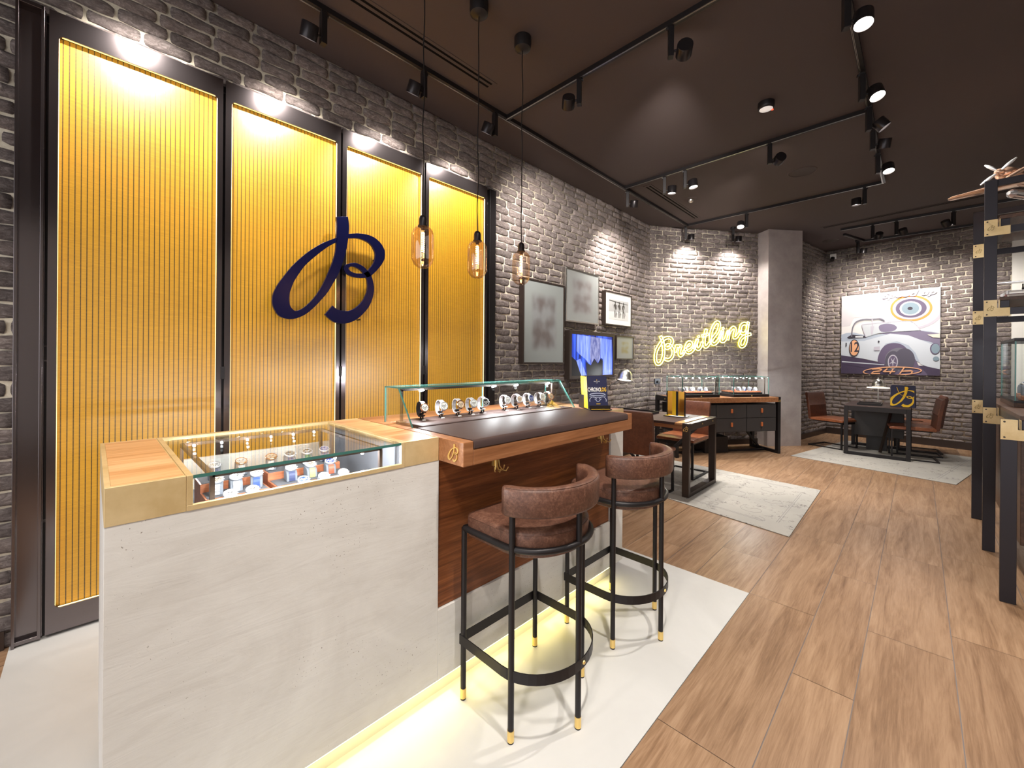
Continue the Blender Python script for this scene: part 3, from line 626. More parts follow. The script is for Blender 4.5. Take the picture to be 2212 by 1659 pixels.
# local frame: front faces -x/-y ; u along covers' width (a), b depth
ca, cb = Vector((2.215, 1.405)), Vector((2.345, 1.41))
def csf(): pass
mb = MB()
CSb = [(-.055, -.11), (.085, -.11), (.085, .12), (-.055, .12)]
mb.prism(CSb, lambda a, b, d: (a, b, .0035+d), .006); mb.box((-.05, .105, .0095), (.08, .113, .10)); mb.box((-.055, -.085, .0095), (.085, -.081, .032)); mb.box((-.055, .02, .0095), (-.051, .12, .09))
mb.make('stand_body', m_black, cs, bevel=.001)
mb = MB(); mb.box((-.045, -.105, .0096), (.075, -.09, .011)); mb.make('label_strip', m_yellow, cs)
lean = math.radians(10)
for i in range(4):
    y = -.058+i*.030
    o = thing('catalogue', ['navy catalogue with yellow spine and pilot watch cover, frontmost on stand', 'catalogue with yellow spine just behind the front one', 'catalogue with yellow spine, third in the stand', 'rearmost catalogue with yellow spine, nearest the brick wall'][i], 'catalogue', (2.27+.0, 1.50, ZT), math.radians(-36), 'catalogues in the stand')
    T = Matrix.Translation((-.052, y, .011)) @ Matrix.Rotation(-lean, 4, 'X')
    mb = MB(); mb.box((0, 0, 0), (.132, .0235, .203), 0, T); mb.make('page_block', m_paper, o)
    mb = MB(); mb.box((-.001, -.0008, 0), (.133, 0, .205), 0, T); cov = mb.make('cover', m_navypaper, o)
    mb = MB(); mb.box((-.0015, -.0008, 0), (-.0002, .0245, .205), 0, T); mb.make('spine', m_yellow, o)
    if i == 0:
        fn = lambda a, b, d: T @ Vector((a, -.0012-d, b))
        for tx, sx_, mm, cx, nm in (('CHRONO', .54, m_paper, .046, 'title'), ('LOG', .54, m_yellow, .1065, 'title')):
            vs, fs = text_mesh(tx, .036, lambda a, b, d: fn(a+cx, b+.118, d), 0, bold=.0008, sx=sx_); mb = MB(); mb.add(vs, fs); mb.make(nm, mm, cov)
        vs, fs = text_mesh('BREITLING', .0085, lambda a, b, d: fn(a+.066, b+.171, d), 0); mb = MB(); mb.add(vs, fs); mb.make('small_print', m_paper, cov)
        vs, fs = text_mesh('1884', .006, lambda a, b, d: fn(a+.066, b+.162, d), 0); mb = MB(); mb.add(vs, fs); mb.make('small_print', m_paper, cov)
        mb = MB(); mb.prism([(.064, .178), (.068, .178), (.066, .187)], lambda a, b, d: fn(a, b, d), .0002); mb.make('small_emblem', m_yellow, cov)
        mb = MB()
        el = lambda cx, cy, rx, ry, w, a0=0, a1=360: mb.ribbon([((cx+rx*math.cos(math.radians(t)), cy+ry*math.sin(math.radians(t))), (cx+(rx-w)*math.cos(math.radians(t)), cy+(ry-w*.6)*math.sin(math.radians(t)))) for t in range(a0, a1+1, 10)], fn, .0003)
        el(.066, .088, .054, .010, .007); el(.066, .080, .056, .012, .004, 180, 360); el(.036, .050, .026, .024, .004, 20, 200); el(.098, .050, .026, .024, .004, -20, 160)
        el(.067, .058, .016, .016, .004, 200, 340); el(.048, .052, .008, .008, .004, 0, 120); el(.088, .052, .008, .008, .004, 60, 180)
        mb.make('cover_drawing', M('silver_print', (.45, .48, .6), .5), cov)
        mb = MB(); mb.prism([(.055, .026), (.082, .026), (.082, .03), (.055, .03)], fn, .0002); mb.make('cover_print', m_yellow, cov)

# ================================================================== BAR STOOLS
def dpath(a=.227, b=.185, yc=1.10-1.10, ytop=.235, n=22, rc=.02):
    pts = [(-a, ytop)]+[(a*math.cos(math.radians(t)), yc+b*math.sin(math.radians(t))) for t in [180+180*k/n for k in range(n+1)]]+[(a, ytop)]
    return pts
def make_stool(label):
    s = thing('bar_stool', label, 'bar stool', (1.302, 1.10, .0025), 0, 'bar stools at the counter')
    legs = [(-.223, .232), (-.223, -.044), (0, -.183), (.223, -.044), (.223, .232)]
    for i, (x, y) in enumerate(legs):
        top = .706 if i in (0, 4) else .86
        mb = MB(); mb.cyl((x, y, .044), (x, y, top), .0115, 16); lg = mb.make('leg', m_black, s, smooth='auto')
        mb = MB(); mb.cyl((x, y, .006), (x, y, .046), .0128, 16); mb.make('brass_ferrule', m_gold, lg, smooth='auto')
        mb = MB(); mb.cyl((x, y, 0), (x, y, .007), .0118, 16); mb.make('foot_pad', m_black, lg)
    rp = [(-.222, .232)]+dpath(.222, .183, 0, .20)[1:-1]+[(.222, .232)]
    mb = MB(); mb.tube([(x, y, .703) for x, y in rp], .0125, 14); mb.tube([(-.222, .232, .703), (.222, .232, .703)], .0125, 14); mb.make('seat_ring', m_black, s, smooth='auto')
    fp = dpath(.235, .195, 0, .245); fi = dpath(.231, .191, 0, .241)
    mb = MB(); mb.ribbon(list(zip(fp, fi)), lambda a, b, d: (a, b, .226+d), .040); mb.box((-.235, .241, .226), (.235, .245, .266)); fo = mb.make('footrest_band', m_black, s)
    mb = MB(); mb.lathe([(0, .006), (.006, .004), (.008, 0)], 14, Matrix.Translation((.02, -.1945, .245)) @ Matrix.Rotation(pi/2, 4, 'X')); mb.make('brass_rivet', m_gold, fo)
    # seat cushion
    op = dpath(.217, .176, .005, .228, 26); ring = []
    N = len(op); c = (0, .03); mb = MB()
    prof = [(.93, .668), (.985, .675), (1.0, .69), (1.0, .705), (1.01, .735), (1.005, .751), (.985, .762), (.95, .768), (.90, .770), (.6, .775), (.3, .777)]
    cor = []
    for x, y in op: cor.append((x, y))
    # round the two front corners and close along the front
    r_ = .022; f1 = arc(.217-r_, .228-r_, r_, 0, 90, 5); f2 = arc(-.217+r_, .228-r_, r_, 90, 180, 5); lp = cor[1:-1]+f1+f2
    vs = []; n_ = len(lp)
    for k_, z in prof: vs += [(x*k_, c[1]+(y-c[1])*k_, z) for x, y in lp]
    fs = [(i+j*n_, (i+1) % n_+j*n_, (i+1) % n_+(j+1)*n_, i+(j+1)*n_) for j in range(len(prof)-1) for i in range(n_)]+[tuple(range(n_))[::-1], tuple((len(prof)-1)*n_+i for i in range(n_))]
    mb.add(vs, fs); seat = mb.make('seat_cushion', m_suede, s, smooth=True)
    mb = MB(); mb.tube([(x*1.0, c[1]+(y-c[1])*1.0, .755) for x, y in lp], .0018, 6, True); mb.make('piping', m_suede, seat, smooth=True)
    # backrest: curved padded band
    cs_ = [(.014, .832), (.022, .832), (.025, .840), (.026, .884), (.025, .922), (.019, .934), (.0, .938), (-.019, .934), (-.025, .922), (-.026, .884), (-.025, .840), (-.02, .832), (0, .830)]
    A_ = [i/30 for i in range(31)]; rings = []
    for t in A_:
        th = math.radians(183+(357-183)*t); a, b = .232, .190
        sh = 1.0; e_ = min(t, 1-t)*30
        if e_ < 1.5: sh = .55+.45*math.sqrt(max(0, 1-(1-e_/1.5)**2))
        px, py = a*math.cos(th), .0+b*math.sin(th); nx, ny = math.cos(th)/a, math.sin(th)/b; l = math.hypot(nx, ny); nx /= l; ny /= l
        zc = .884
        rings.append([(px+nx*q*sh, py+ny*q*sh, zc+(z-zc)*(sh*.12+.88)) for q, z in cs_])
    vs = [p for r in rings for p in r]; k_ = len(cs_)
    fs = [(i*k_+j, i*k_+(j+1) % k_, (i+1)*k_+(j+1) % k_, (i+1)*k_+j) for i in range(30) for j in range(k_)]+[tuple(range(k_))[::-1], tuple(30*k_+j for j in range(k_))]
    mb = MB(); mb.add(vs, fs); bk = mb.make('backrest', m_suede, s, smooth=True)
    mb = MB(); mb.tube([r[5] for r in rings[1:-1]], .0015, 6); mb.make('seam', m_suede, bk, smooth=True)
    return s
st = make_stool('brown leather bar stool on brass-tipped black legs, nearer the camera')
dup(st, (2.004, 1.098, .0025), 0, 'brown leather bar stool on brass-tipped black legs, farther one by the counter end')

# ================================================================== PENDANTS
def pendant(x, y, zc, label):
    p = thing('pendant_lamp', label, 'pendant lamp', (x, y, CEIL), 0, 'smoked glass pendants over the bar'); top = zc+.120
    mb = MB(); mb.lathe([(0, 0), (.058, 0), (.058, -.055), (.054, -.075), (.035, -.088), (0, -.09)], 32, Matrix.Translation((0, 0, 0))); mb.make('canopy', m_black, p, smooth='auto')
    pts = []; L = CEIL-top-.045
    for k in range(30): t = k/29; pts.append((.004*math.sin(t*17+x*5)*math.sin(pi*t), .003*math.sin(t*23), -.085-(L-.085)*t))
    mb = MB(); mb.tube(pts, .0032, 8); mb.make('cord', m_black, p, smooth=True)
    T = Matrix.Translation((0, 0, top-CEIL))
    mb = MB(); mb.lathe([(0, .055), (.012, .055), (.019, .048), (.022, .035), (.022, 0), (.027, 0), (.027, -.006), (0, -.006)], 28, T); mb.make('socket', m_blackgl, p, smooth='auto')
    prof = [(.022, -.004), (.034, -.008), (.048, -.020), (.057, -.038), (.060, -.060), (.060, -.165), (.057, -.190), (.047, -.212), (.030, -.228), (.012, -.233), (0, -.234)]
    prof = smoothpts(prof, 3); mb = MB(); mb.lathe(prof, 40, T); mb.make('glass_shade', m_amber, p, smooth=True)
    hel = [(.0085*math.cos(k*.9), .0085*math.sin(k*.9), top-CEIL-.035-.0016*k) for k in range(70)]
    mb = MB(); mb.tube(hel, .0016, 6); mb.make('filament', m_filament, p, smooth=True)
    mb = MB(); mb.cyl((0, 0, top-CEIL-.006), (0, 0, top-CEIL-.028), .012, 16, r2=.009); mb.cyl((0, 0, top-CEIL-.028), (0, 0, top-CEIL-.20), .0012, 6); mb.make('bulb_base', m_bronze, p)
    pointl((x, y, top-.09), .9, (1, .55, .22), .008)
pendant(1.265, 1.94, 2.012, 'smoked glass pendant lamp with glowing filament, left and nearest')
pendant(1.657, 1.94, 2.014, 'smoked glass pendant lamp with glowing filament, middle one')
pendant(2.050, 1.94, 2.026, 'smoked glass pendant lamp with glowing filament, right beside picture')

# ================================================================== TRACKS AND SPOTS
ZTR = CEIL-.034
def track(a, b, label):
    a = Vector((*a, 0)); b = Vector((*b, 0)); t = thing('lighting_track', label, 'lighting track', ((a.x+b.x)/2, (a.y+b.y)/2, CEIL), group='ceiling lighting tracks')
    d = (b-a).normalized(); n = Vector((d.y, -d.x, 0))
    mb = MB(); mb.beam(a+Vector((0, 0, CEIL-.017)), b+Vector((0, 0, CEIL-.017)), .036, .034); mb.make('rail', m_black, t, True)
    s = 1 if n.dot(Vector((-1, .4, 0))) > 0 else -1
    mb = MB()
    for o_ in (.006, .012): mb.beam(a+n*s*o_+Vector((0, 0, ZTR-.0015)), b+n*s*o_+Vector((0, 0, ZTR-.0015)), .0022, .002)
    mb.make('conductor_strip', m_chrome, t, True)
    return t
track((-.6, 2.662), (6.69, 2.662), 'long black lighting track running parallel to the left brick wall')
track((2.612, 2.66), (2.612, .315), 'black cross track nearest the camera, meeting the wall track')
track((4.70, 2.64), (4.70, .315), 'black cross track in the middle of the ceiling grid')
track((6.69, 2.64), (6.69, .315), 'black cross track farthest along, in front of column')
track((-.6, .315), (6.69, .315), 'black lighting track along the right side of the grid')
track((8.63, .93), (8.56, -1.6), 'long black track near the back wall, front one of the pair')
track((9.70, .72), (9.72, -1.6), 'black track close against the back wall')
track((8.98, .92), (9.66, .72), 'short slanting black track piece joining the back tracks')
def spot(x, y, side, target, lit, label, power=0, size=50, z=ZTR, base=False):
    s = thing('track_spotlight', label, 'spotlight', (x, y, z), 0, 'black ceiling spotlights'); side = Vector((*side, 0)).normalized(); sd = Vector((side.y, -side.x, 0))
    mb = MB(); mb.box((-.016, -.016, -.014), (.016, .016, 0)); mb.cyl((side*-.03+Vector((0, 0, -.016))), side*.0+Vector((0, 0, -.016)), .010, 12); 
    if base: mb.cyl((0, 0, .033), (0, 0, 0), .04, 20)
    mb.make('adapter', m_black, s)
    mb = MB(); T = Matrix(((side.x, sd.x, 0, 0), (side.y, sd.y, 0, 0), (0, 0, 1, 0), (0, 0, 0, 1)))
    mb.box((-.017, -.022, -.205), (.017, .022, -.014), 0, T); mb.make('driver_box', m_black, s, bevel=.002)
    hc = side*.083+Vector((0, 0, -.165)); mb = MB(); mb.cyl(side*.016+Vector((0, 0, -.165)), side*.045+Vector((0, 0, -.165)), .009, 12); mb.make('swivel_arm', m_black, s)
    aim = (Vector(target)-(Vector((x, y, z))+hc)).normalized(); Q = Matrix.Translation(hc) @ aim.to_track_quat('Z', 'Y').to_matrix().to_4x4()
    mb = MB(); mb.lathe([(0, -.042), (.046, -.042), (.049, -.038), (.049, .042), (.045, .042), (.043, .024), (0, .024)], 36, Q); hd = mb.make('lamp_head', m_blackgl, s, smooth='auto')
    mb = MB(); mb.lathe([(0, .0265), (.0425, .0265)], 32, Q); mb.make('lens', m_lens if lit else m_black, hd)
    if power:
        wp = Vector((x, y, z))+hc+aim*.055; spotlight(wp, target, power, size, .9)
    return s
spot(.27, 2.662, (-1, 0), (.19, 3.05, 2.80), 1, 'black track spotlight aimed at the leftmost yellow panel, above the frame', 110, 92)
spot(1.0, 2.662, (-1, 0), (.92, 3.05, 2.80), 1, 'black track spotlight above the brick wall, leftmost in view', 110, 92)
spot(1.736, 2.662, (-1, 0), (1.65, 3.05, 2.80), 1, 'black track spotlight behind the first pendant cord, aimed at panels', 110, 92)
spot(2.465, 2.662, (-1, 0), (2.38, 3.05, 2.80), 1, 'black track spotlight beside the corner where tracks meet', 110, 92)
spot(2.612, 1.87, (-.5, 1), (3.9, 3.1, 2.5), 1, 'black spotlight on near cross track, farther from camera', 300, 80)
spot(2.612, 1.154, (.6, -1), (6.0, 3.0, 2.9), 1, 'large-looking black spotlight on near cross track, pointing away', 200, 55)
spot(3.10, .315, (.5, -1), (2.2, .1, 0), 1, 'lit spotlight cut off at the top edge of photo', 200, 70)
spot(4.03, .315, (.4, -1), (3.2, -.6, 0.4), 1, 'brightly lit spotlight, upper one on the right track', 150, 60)
spot(4.60, .315, (.4, -1), (4.9, -.55, 2.3), 1, 'brightly lit spotlight at the right end of middle cross track', 150, 75)
spot(5.03, .315, (.3, -1), (6.4, 1.0, 0.0), 1, 'unlit-looking black spotlight between two lit ones on right track', 120, 50)
spot(5.70, .315, (.3, -1), (4.7, -.2, 0.0), 1, 'lit spotlight near the far end of right track', 150, 60)
spot(4.70, 1.065, (.5, -1), (7.0, 2.6, 3.0), 1, 'dark tilted spotlight on the middle cross track', 150, 50)
spot(4.70, 1.90, (.5, -1), (4.75, 1.3, 0), 1, 'lit downward spotlight, right one of a close pair on middle track', 200, 60)
spot(4.70, 2.14, (.5, -1), (4.9, 2.3, 0), 1, 'lit downward spotlight, left one of a close pair on middle track', 160, 60)
spot(4.78, 2.662, (.6, -1), (5.5, 3.12, 1.7), 1, 'lit spotlight hanging beside the ceiling slot near the left wall', 190, 120)
spot(6.70, 2.69, (.6, -1), (7.05, 2.72, 1.4), 1, 'lit spotlight at far corner of grid washing the brick wall', 100, 130)
spot(7.345, 2.18, (.6, -1), (7.65, 2.30, 1.2), 1, 'lit ceiling spotlight beside the plaster column, on its own base', 100, 130, CEIL-.03, True)
spot(6.69, 1.805, (-.5, .6), (5.3, 1.5, .3), 1, 'lit spotlight facing the camera on the far cross track', 120, 50)
spot(6.69, .49, (-.4, 1), (7.0, .6, 0), 1, 'lit downward spotlight at right part of far cross track', 260, 70)
spot(8.62, .53, (.5, -1), (10.1, .75, 2.2), 1, 'dark spotlight, leftmost on the front back-wall track', 140, 95)
spot(8.61, .255, (.5, -1), (10.05, -.1, 1.8), 1, 'dark spotlight second from left on the front back-wall track', 140, 95)
spot(8.59, -.34, (-.5, 1), (9.9, -.9, 1.6), 1, 'dark spotlight on back-wall track, just left of display rack', 110, 90)
spot(9.62, .79, (.5, -1), (10.1, 1.1, .9), 1, 'dark spotlight close to the niche corner', 90, 100, CEIL-.034, True)

# ceiling fittings
def slot(a, b, label, w=.11):
    a = Vector((*a, 0)); b = Vector((*b, 0)); d = (b-a).normalized(); n = Vector((d.y, -d.x, 0)); t = thing('slot_diffuser', label, 'air diffuser', ((a.x+b.x)/2, (a.y+b.y)/2, CEIL), group='ceiling slot diffusers')
    mb = MB(); mb.beam(a+Vector((0, 0, CEIL-.002)), b+Vector((0, 0, CEIL-.002)), w, .004); mb.make('plate', m_ceil, t, True)
    for s in (-.022, .022): mb = MB(); mb.beam(a+d*.03+n*s+Vector((0, 0, CEIL-.0045)), b-d*.03+n*s+Vector((0, 0, CEIL-.0045)), .017, .003); mb.make('slot', m_void, t, True)
slot((-.2, 2.46), (2.25, 2.46), 'long twin-slot air diffuser beside the wall track, near camera')
slot((4.86, 2.44), (6.5, 2.44), 'twin-slot air diffuser inside the far part of the grid')
slot((8.36, 1.15), (8.1, -1.2), 'twin-slot air diffuser before the back-wall tracks')
d_ = thing('smoke_detector', 'round black ceiling detector with white lens and red light', 'detector', (4.0, .936, CEIL))
mb = MB(); mb.lathe([(0, 0), (.062, 0), (.062, -.035), (.058, -.05), (.05, -.056)], 32); mb.make('housing', m_black, d_, smooth='auto')
mb = MB(); mb.lathe([(0, -.066), (.03, -.063), (.05, -.055)], 32); mb.make('lens', M('white_diffuser', (.8, .78, .76), .4, emit=(1, .93, .88), es=.35), d_, smooth=True)
mb = MB(); mb.box((.03, -.045, -.06), (.045, -.03, -.052)); mb.make('indicator', M('red_indicator', (.9, .05, .02), .4, emit=(1, .08, .03), es=1.5), d_)
d_ = thing('ceiling_speaker', 'round brown speaker grille recessed in the ceiling', 'speaker', (5.74, .972, CEIL))
mb = MB(); mb.lathe([(0, -.002), (.125, -.003)], 40); mb.make('grille', m_bronze, d_)
mb = MB(); mb.lathe([(.125, 0), (.126, -.007), (.142, -.005), (.145, 0)], 40); mb.make('trim_ring', m_ceil, d_, smooth=True)
d_ = thing('ceiling_sensor', 'small brown dome sensor with clear eye on ceiling', 'sensor', (5.677, 2.216, CEIL))
mb = MB(); mb.lathe([(0, -.012), (.07, -.012), (.085, 0)], 32); mb.make('base', m_ceil, d_)
mb = MB(); mb.lathe([(.035, -.012), (.034, -.03), (.022, -.045), (0, -.05)], 24); mb.make('dome', m_chrome, d_, smooth=True)
d_ = thing('ceiling_speaker', 'small round fitting near the niche corner on ceiling', 'speaker', (9.35, 1.15, CEIL))
mb = MB(); mb.lathe([(0, -.002), (.11, -.004), (.12, 0)], 32); mb.make('grille', m_bronze, d_)
# ================================================================== PICTURES AND SCREEN ON THE BRICK WALL
def fogmat(name, edge, mid, tint, lo=.16):
    m = M(name, edge, .35); t = NT(m); s = t.n('SeparateXYZ', {0: t.tc.outputs['Generated']})
    dx = t.math('ABSOLUTE', t.math('SUBTRACT', s.outputs['X'], .5)); dz = t.math('ABSOLUTE', t.math('SUBTRACT', s.outputs['Z'], .5))
    k = t.math('MULTIPLY', t.ramp(dx, [(.5-lo-.10, (1, 1, 1)), (.5-lo+.02, (0, 0, 0))], 'EASE'), t.ramp(dz, [(.5-lo*.8-.10, (1, 1, 1)), (.5-lo*.8+.02, (0, 0, 0))], 'EASE'))
    n = t.noise(t.map((4, 4, 4), 'Generated'), 1.1, 1.5, .4); c = t.mix(t.ramp(n.outputs[0], [(.35, (0, 0, 0)), (.65, (1, 1, 1))]), mid, tint)
    t.col(t.mix(k, edge, c)); return m
fgA = fogmat('blurred_print_grey', (.25, .27, .265), (.13, .112, .11), (.23, .24, .245)); fgB = fogmat('blurred_print_brown', (.26, .27, .265), (.17, .15, .148), (.25, .25, .25)); fgC = fogmat('blurred_print_olive', (.24, .25, .24), (.22, .19, .10), (.23, .24, .22), .24)
def frame(tl, br, yf, label, name='framed_picture', fw=.018, mat=m_blackgl, art=None, depth=None, fmat=m_bronze):
    a = ay(*tl, yf); b = ay(*br, yf); x0, x1, z1, z0 = a.x, b.x, a.z, b.z; yb = YW-.006
    p = thing(name, label, 'picture frame', ((x0+x1)/2, yf, (z0+z1)/2), group='framed pictures on the brick wall')
    mb = MB(); mb.box((x0, yf, z0), (x0+fw, yb, z1)); mb.box((x1-fw, yf, z0), (x1, yb, z1)); mb.box((x0+fw, yf, z0), (x1-fw, yb, z0+fw)); mb.box((x0+fw, yf, z1-fw), (x1-fw, yb, z1)); mb.make('frame', fmat, p, True, bevel=.0015)
    mb = MB(); mb.box((x0+fw, yf+.008, z0+fw), (x1-fw, yf+.012, z1-fw)); mb.make('print', art, p, True)
    return p, (x0+fw, x1-fw, z0+fw, z1-fw, yf+.008)
frame((1131, 598), (1219, 786), 3.045, 'tall framed print with blurred grey image, largest on the wall', art=fgA)
frame((1223, 576), (1293.5, 702), 3.05, 'framed print with blurred figures, topmost on the brick wall', art=fgB, fmat=m_chrome)
p, (x0, x1, z0, z1, yf) = frame((1308, 626), (1364.5, 708), 3.05, 'framed black and white photo of three surfers', art=m_paper)
frame((1332, 724), (1369, 777), 3.055, 'small framed print with blurred olive image right of the screen', art=fgC)
m_gph = M('beach_photo_grey', (.42, .42, .42), .5); m_gdk = M('silhouette_ink', (.06, .055, .05), .5); m_gmd = M('board_grey', (.30, .30, .30), .5)
fn = lambda a, b, d: (x0+(a)*(x1-x0), yf-.0005-d, z1-b*(z1-z0))
pm = MB(); pm.prism([(.12, .20), (.90, .20), (.90, .84), (.12, .84)], fn, .0002); ph = pm.make('photograph', m_gph, p, True)
pm = MB(); pm.prism([(.12, .60), (.90, .55), (.90, .84), (.12, .84)], lambda a, b, d: fn(a, b, d+.0004), .0002); pm.make('beach', M('sand_grey', (.62, .62, .61), .5), ph, True)
for k, cx in enumerate((.36, .52, .69)):
    g = lambda a, b, d: fn(cx+a*.11, .24+b*.54, d+.0008)
    body = [(-.15, .04), (.0, .0), (.18, .05), (.2, .14), (.12, .18), (.45, .24), (.5, .45), (.35, .5), (.3, .62), (.42, .85), (.30, 1), (.12, .98), (.1, .72), (0, .62), (-.12, .8), (-.2, 1.0), (-.36, .98), (-.28, .7), (-.3, .5), (-.5, .4), (-.45, .24), (-.12, .18)]
    pm = MB(); pm.prism(body, g, .0003); pm.make('silhouette_figure', m_gdk, ph, True)
    pm = MB(); pm.prism([(-.9, .22), (-.75, .2), (.2, .55), (.75, .75), (.70, .82), (.1, .72), (-.6, .42)] if k != 2 else [(0, .3), (.15, .28), (.75, .6), (.95, .85), (.6, .8), (.1, .55)], lambda a, b, d: g(a, b, d+.0006), .0003); pm.make('surfboard', m_gmd if k < 2 else m_gph, ph, True)
pm = MB(); pm.prism([(.13, .235), (.52, .265), (.86, .29), (.86, .297), (.52, .285), (.13, .255)], lambda a, b, d: fn(a, b, d+.0022), .0003); pm.make('surfboard', m_gdk, ph, True)

yf = 3.030; a = ay(1231, 712.5, yf); b = ay(1327.5, 815, yf); x0, x1, z1, z0 = a.x, b.x, a.z, b.z
TV = thing('wall_screen', 'wall-mounted screen in dark frame showing a blue image', 'screen', ((x0+x1)/2, yf, (z0+z1)/2))
mb = MB(); w = .045
mb.box((x0, yf, z0), (x0+w, YW-.006, z1)); mb.box((x1-w, yf, z0), (x1, YW-.006, z1)); mb.box((x0+w, yf, z0), (x1-w, YW-.006, z0+w*.9)); mb.box((x0+w, yf, z1-w), (x1-w, YW-.006, z1)); mb.make('casing', m_bronze, TV, True, bevel=.002)
def em(name, c, s=1.0):
    m = M(name, (0, 0, 0), .25, emit=c, es=s); return m
m_scr = em('screen_deep_blue', (.02, .05, .38), 1.2)
_t = NT(m_scr); _n = _t.noise(_t.map((14, 1, 1.2), 'Object'), .8, 3, .5, .4); _t.link(_t.ramp(_n.outputs[0], [(.38, (.004, .006, .03)), (.5, (.01, .04, .42)), (.62, (.05, .14, .95))]), _t.b.inputs['Emission Color'])
sx0, sx1, sz0, sz1 = x0+w, x1-w, z0+w*.9, z1-w
mb = MB(); mb.box((sx0, yf+.010, sz0), (sx1, yf+.014, sz1)); SCR = mb.make('display', m_scr, TV, True)
def sfn(dz): return lambda a, b, d: (sx0+(a-950)/555*(sx1-sx0), yf+.0095-dz-d, sz1-(b-970)/560*(sz1-sz0))
m_sl = em('screen_light_blue', (.16, .26, .95), 1.15); _t = NT(m_sl); _n = _t.noise(_t.map((18, 1, 2), 'Object'), 1, 3, .6); _t.link(_t.ramp(_n.outputs[0], [(.35, (.08, .15, .85)), (.65, (.34, .45, 1.0))]), _t.b.inputs['Emission Color'])
m_sd = em('screen_black', (.004, .003, .006), 1); m_sv = em('screen_pale_grey_blue', (.26, .29, .55), 1); _t = NT(m_sv); _n = _t.noise(_t.map((26, 1, 6), 'Object'), 1.4, 4, .6); _t.link(_t.ramp(_n.outputs[0], [(.38, (.08, .10, .35)), (.62, (.38, .40, .68))]), _t.b.inputs['Emission Color'])
for i, (pl, mm) in enumerate((([(1015, 975), (1190, 985), (1185, 1380), (1120, 1300), (1050, 1240), (1015, 1200)], m_sl), ([(1325, 1000), (1490, 1010), (1495, 1530), (1362, 1530), (1362, 1300), (1330, 1280)], m_sl), ([(1000, 1330), (1060, 1300), (1140, 1530), (1075, 1530)], m_sl),
     ([(1190, 985), (1325, 1000), (1325, 1290), (1290, 1360), (1240, 1290), (1195, 1385), (1185, 1250)], m_sv), ([(1130, 1340), (1195, 1390), (1240, 1300), (1290, 1365), (1325, 1300), (1360, 1320), (1360, 1530), (1145, 1530)], m_sd), ([(950, 1270), (1010, 1330), (1070, 1530), (950, 1530)], m_sd))):
    mb = MB(); mb.prism(pl, sfn(.0003+.0006*i), .0003); mb.make('image_area', mm, SCR, True)

# wall lamp with scissor arm
WL = thing('scissor_wall_lamp', 'nickel wall lamp with folding scissor arm, right of the screen', 'wall lamp', (4.42, 3.08, 1.1))
mb = MB(); yl_ = 2.93
px_ = [ay(1299, 0, yl_).x, ay(1318, 0, yl_).x]; za, zb, zc_ = ay(1305, 819, yl_).z, ay(1305, 834, yl_).z, ay(1305, 851, yl_).z
n = 4; dx = (px_[1]-px_[0])/3
for k in range(3):
    X = px_[0]+dx*k
    for s, yy in ((0, 0), (1, .012)):
        A_ = (X+(dx if s else 0), yl_+yy, za); B_2 = (X+(0 if s else dx), yl_+yy, zc_); mb.tube([A_, B_2], .010, 8)
    mb.cyl((X+dx/2, yl_-.01, zb), (X+dx/2, yl_+.022, zb), .012, 12); mb.cyl((X, yl_-.008, za), (X, yl_+.02, za), .014, 12)
mb.make('scissor_arm', m_chrome, WL, True, smooth='auto')
mb = MB(); mb.box((px_[0]-.05, yl_-.02, zc_), (px_[0]-.01, YW-.01, za)); mb.make('wall_bracket', m_chrome, WL, True, bevel=.003)
s0 = ay(1318, 832, yl_); s1 = ay(1337, 821, yl_); mb = MB(); mb.tube([s0, (s0.x+.12, yl_, s0.z+.02), s1], .007, 8); mb.make('lamp_arm', m_black, WL, True, smooth=True)
sc_ = ay(1349, 820, yl_); T = Matrix.Translation(sc_) @ Matrix.Rotation(math.radians(14), 4, 'Y')
mb = MB(); mb.lathe([(0, .145), (.035, .143), (.065, .125), (.088, .09), (.10, .045), (.108, 0), (.118, -.012), (.115, -.014), (.10, 0), (.09, .05), (.0, .12)], 32, T); mb.make('lamp_shade', m_chrome, WL, True, smooth=True)
mb = MB(); mb.lathe([(0, -.004), (.095, -.004)], 32, T); mb.make('glowing_rim', M('lit_shade_opening', (1, 1, 1), .5, emit=(1, .82, .7), es=3), WL, True)

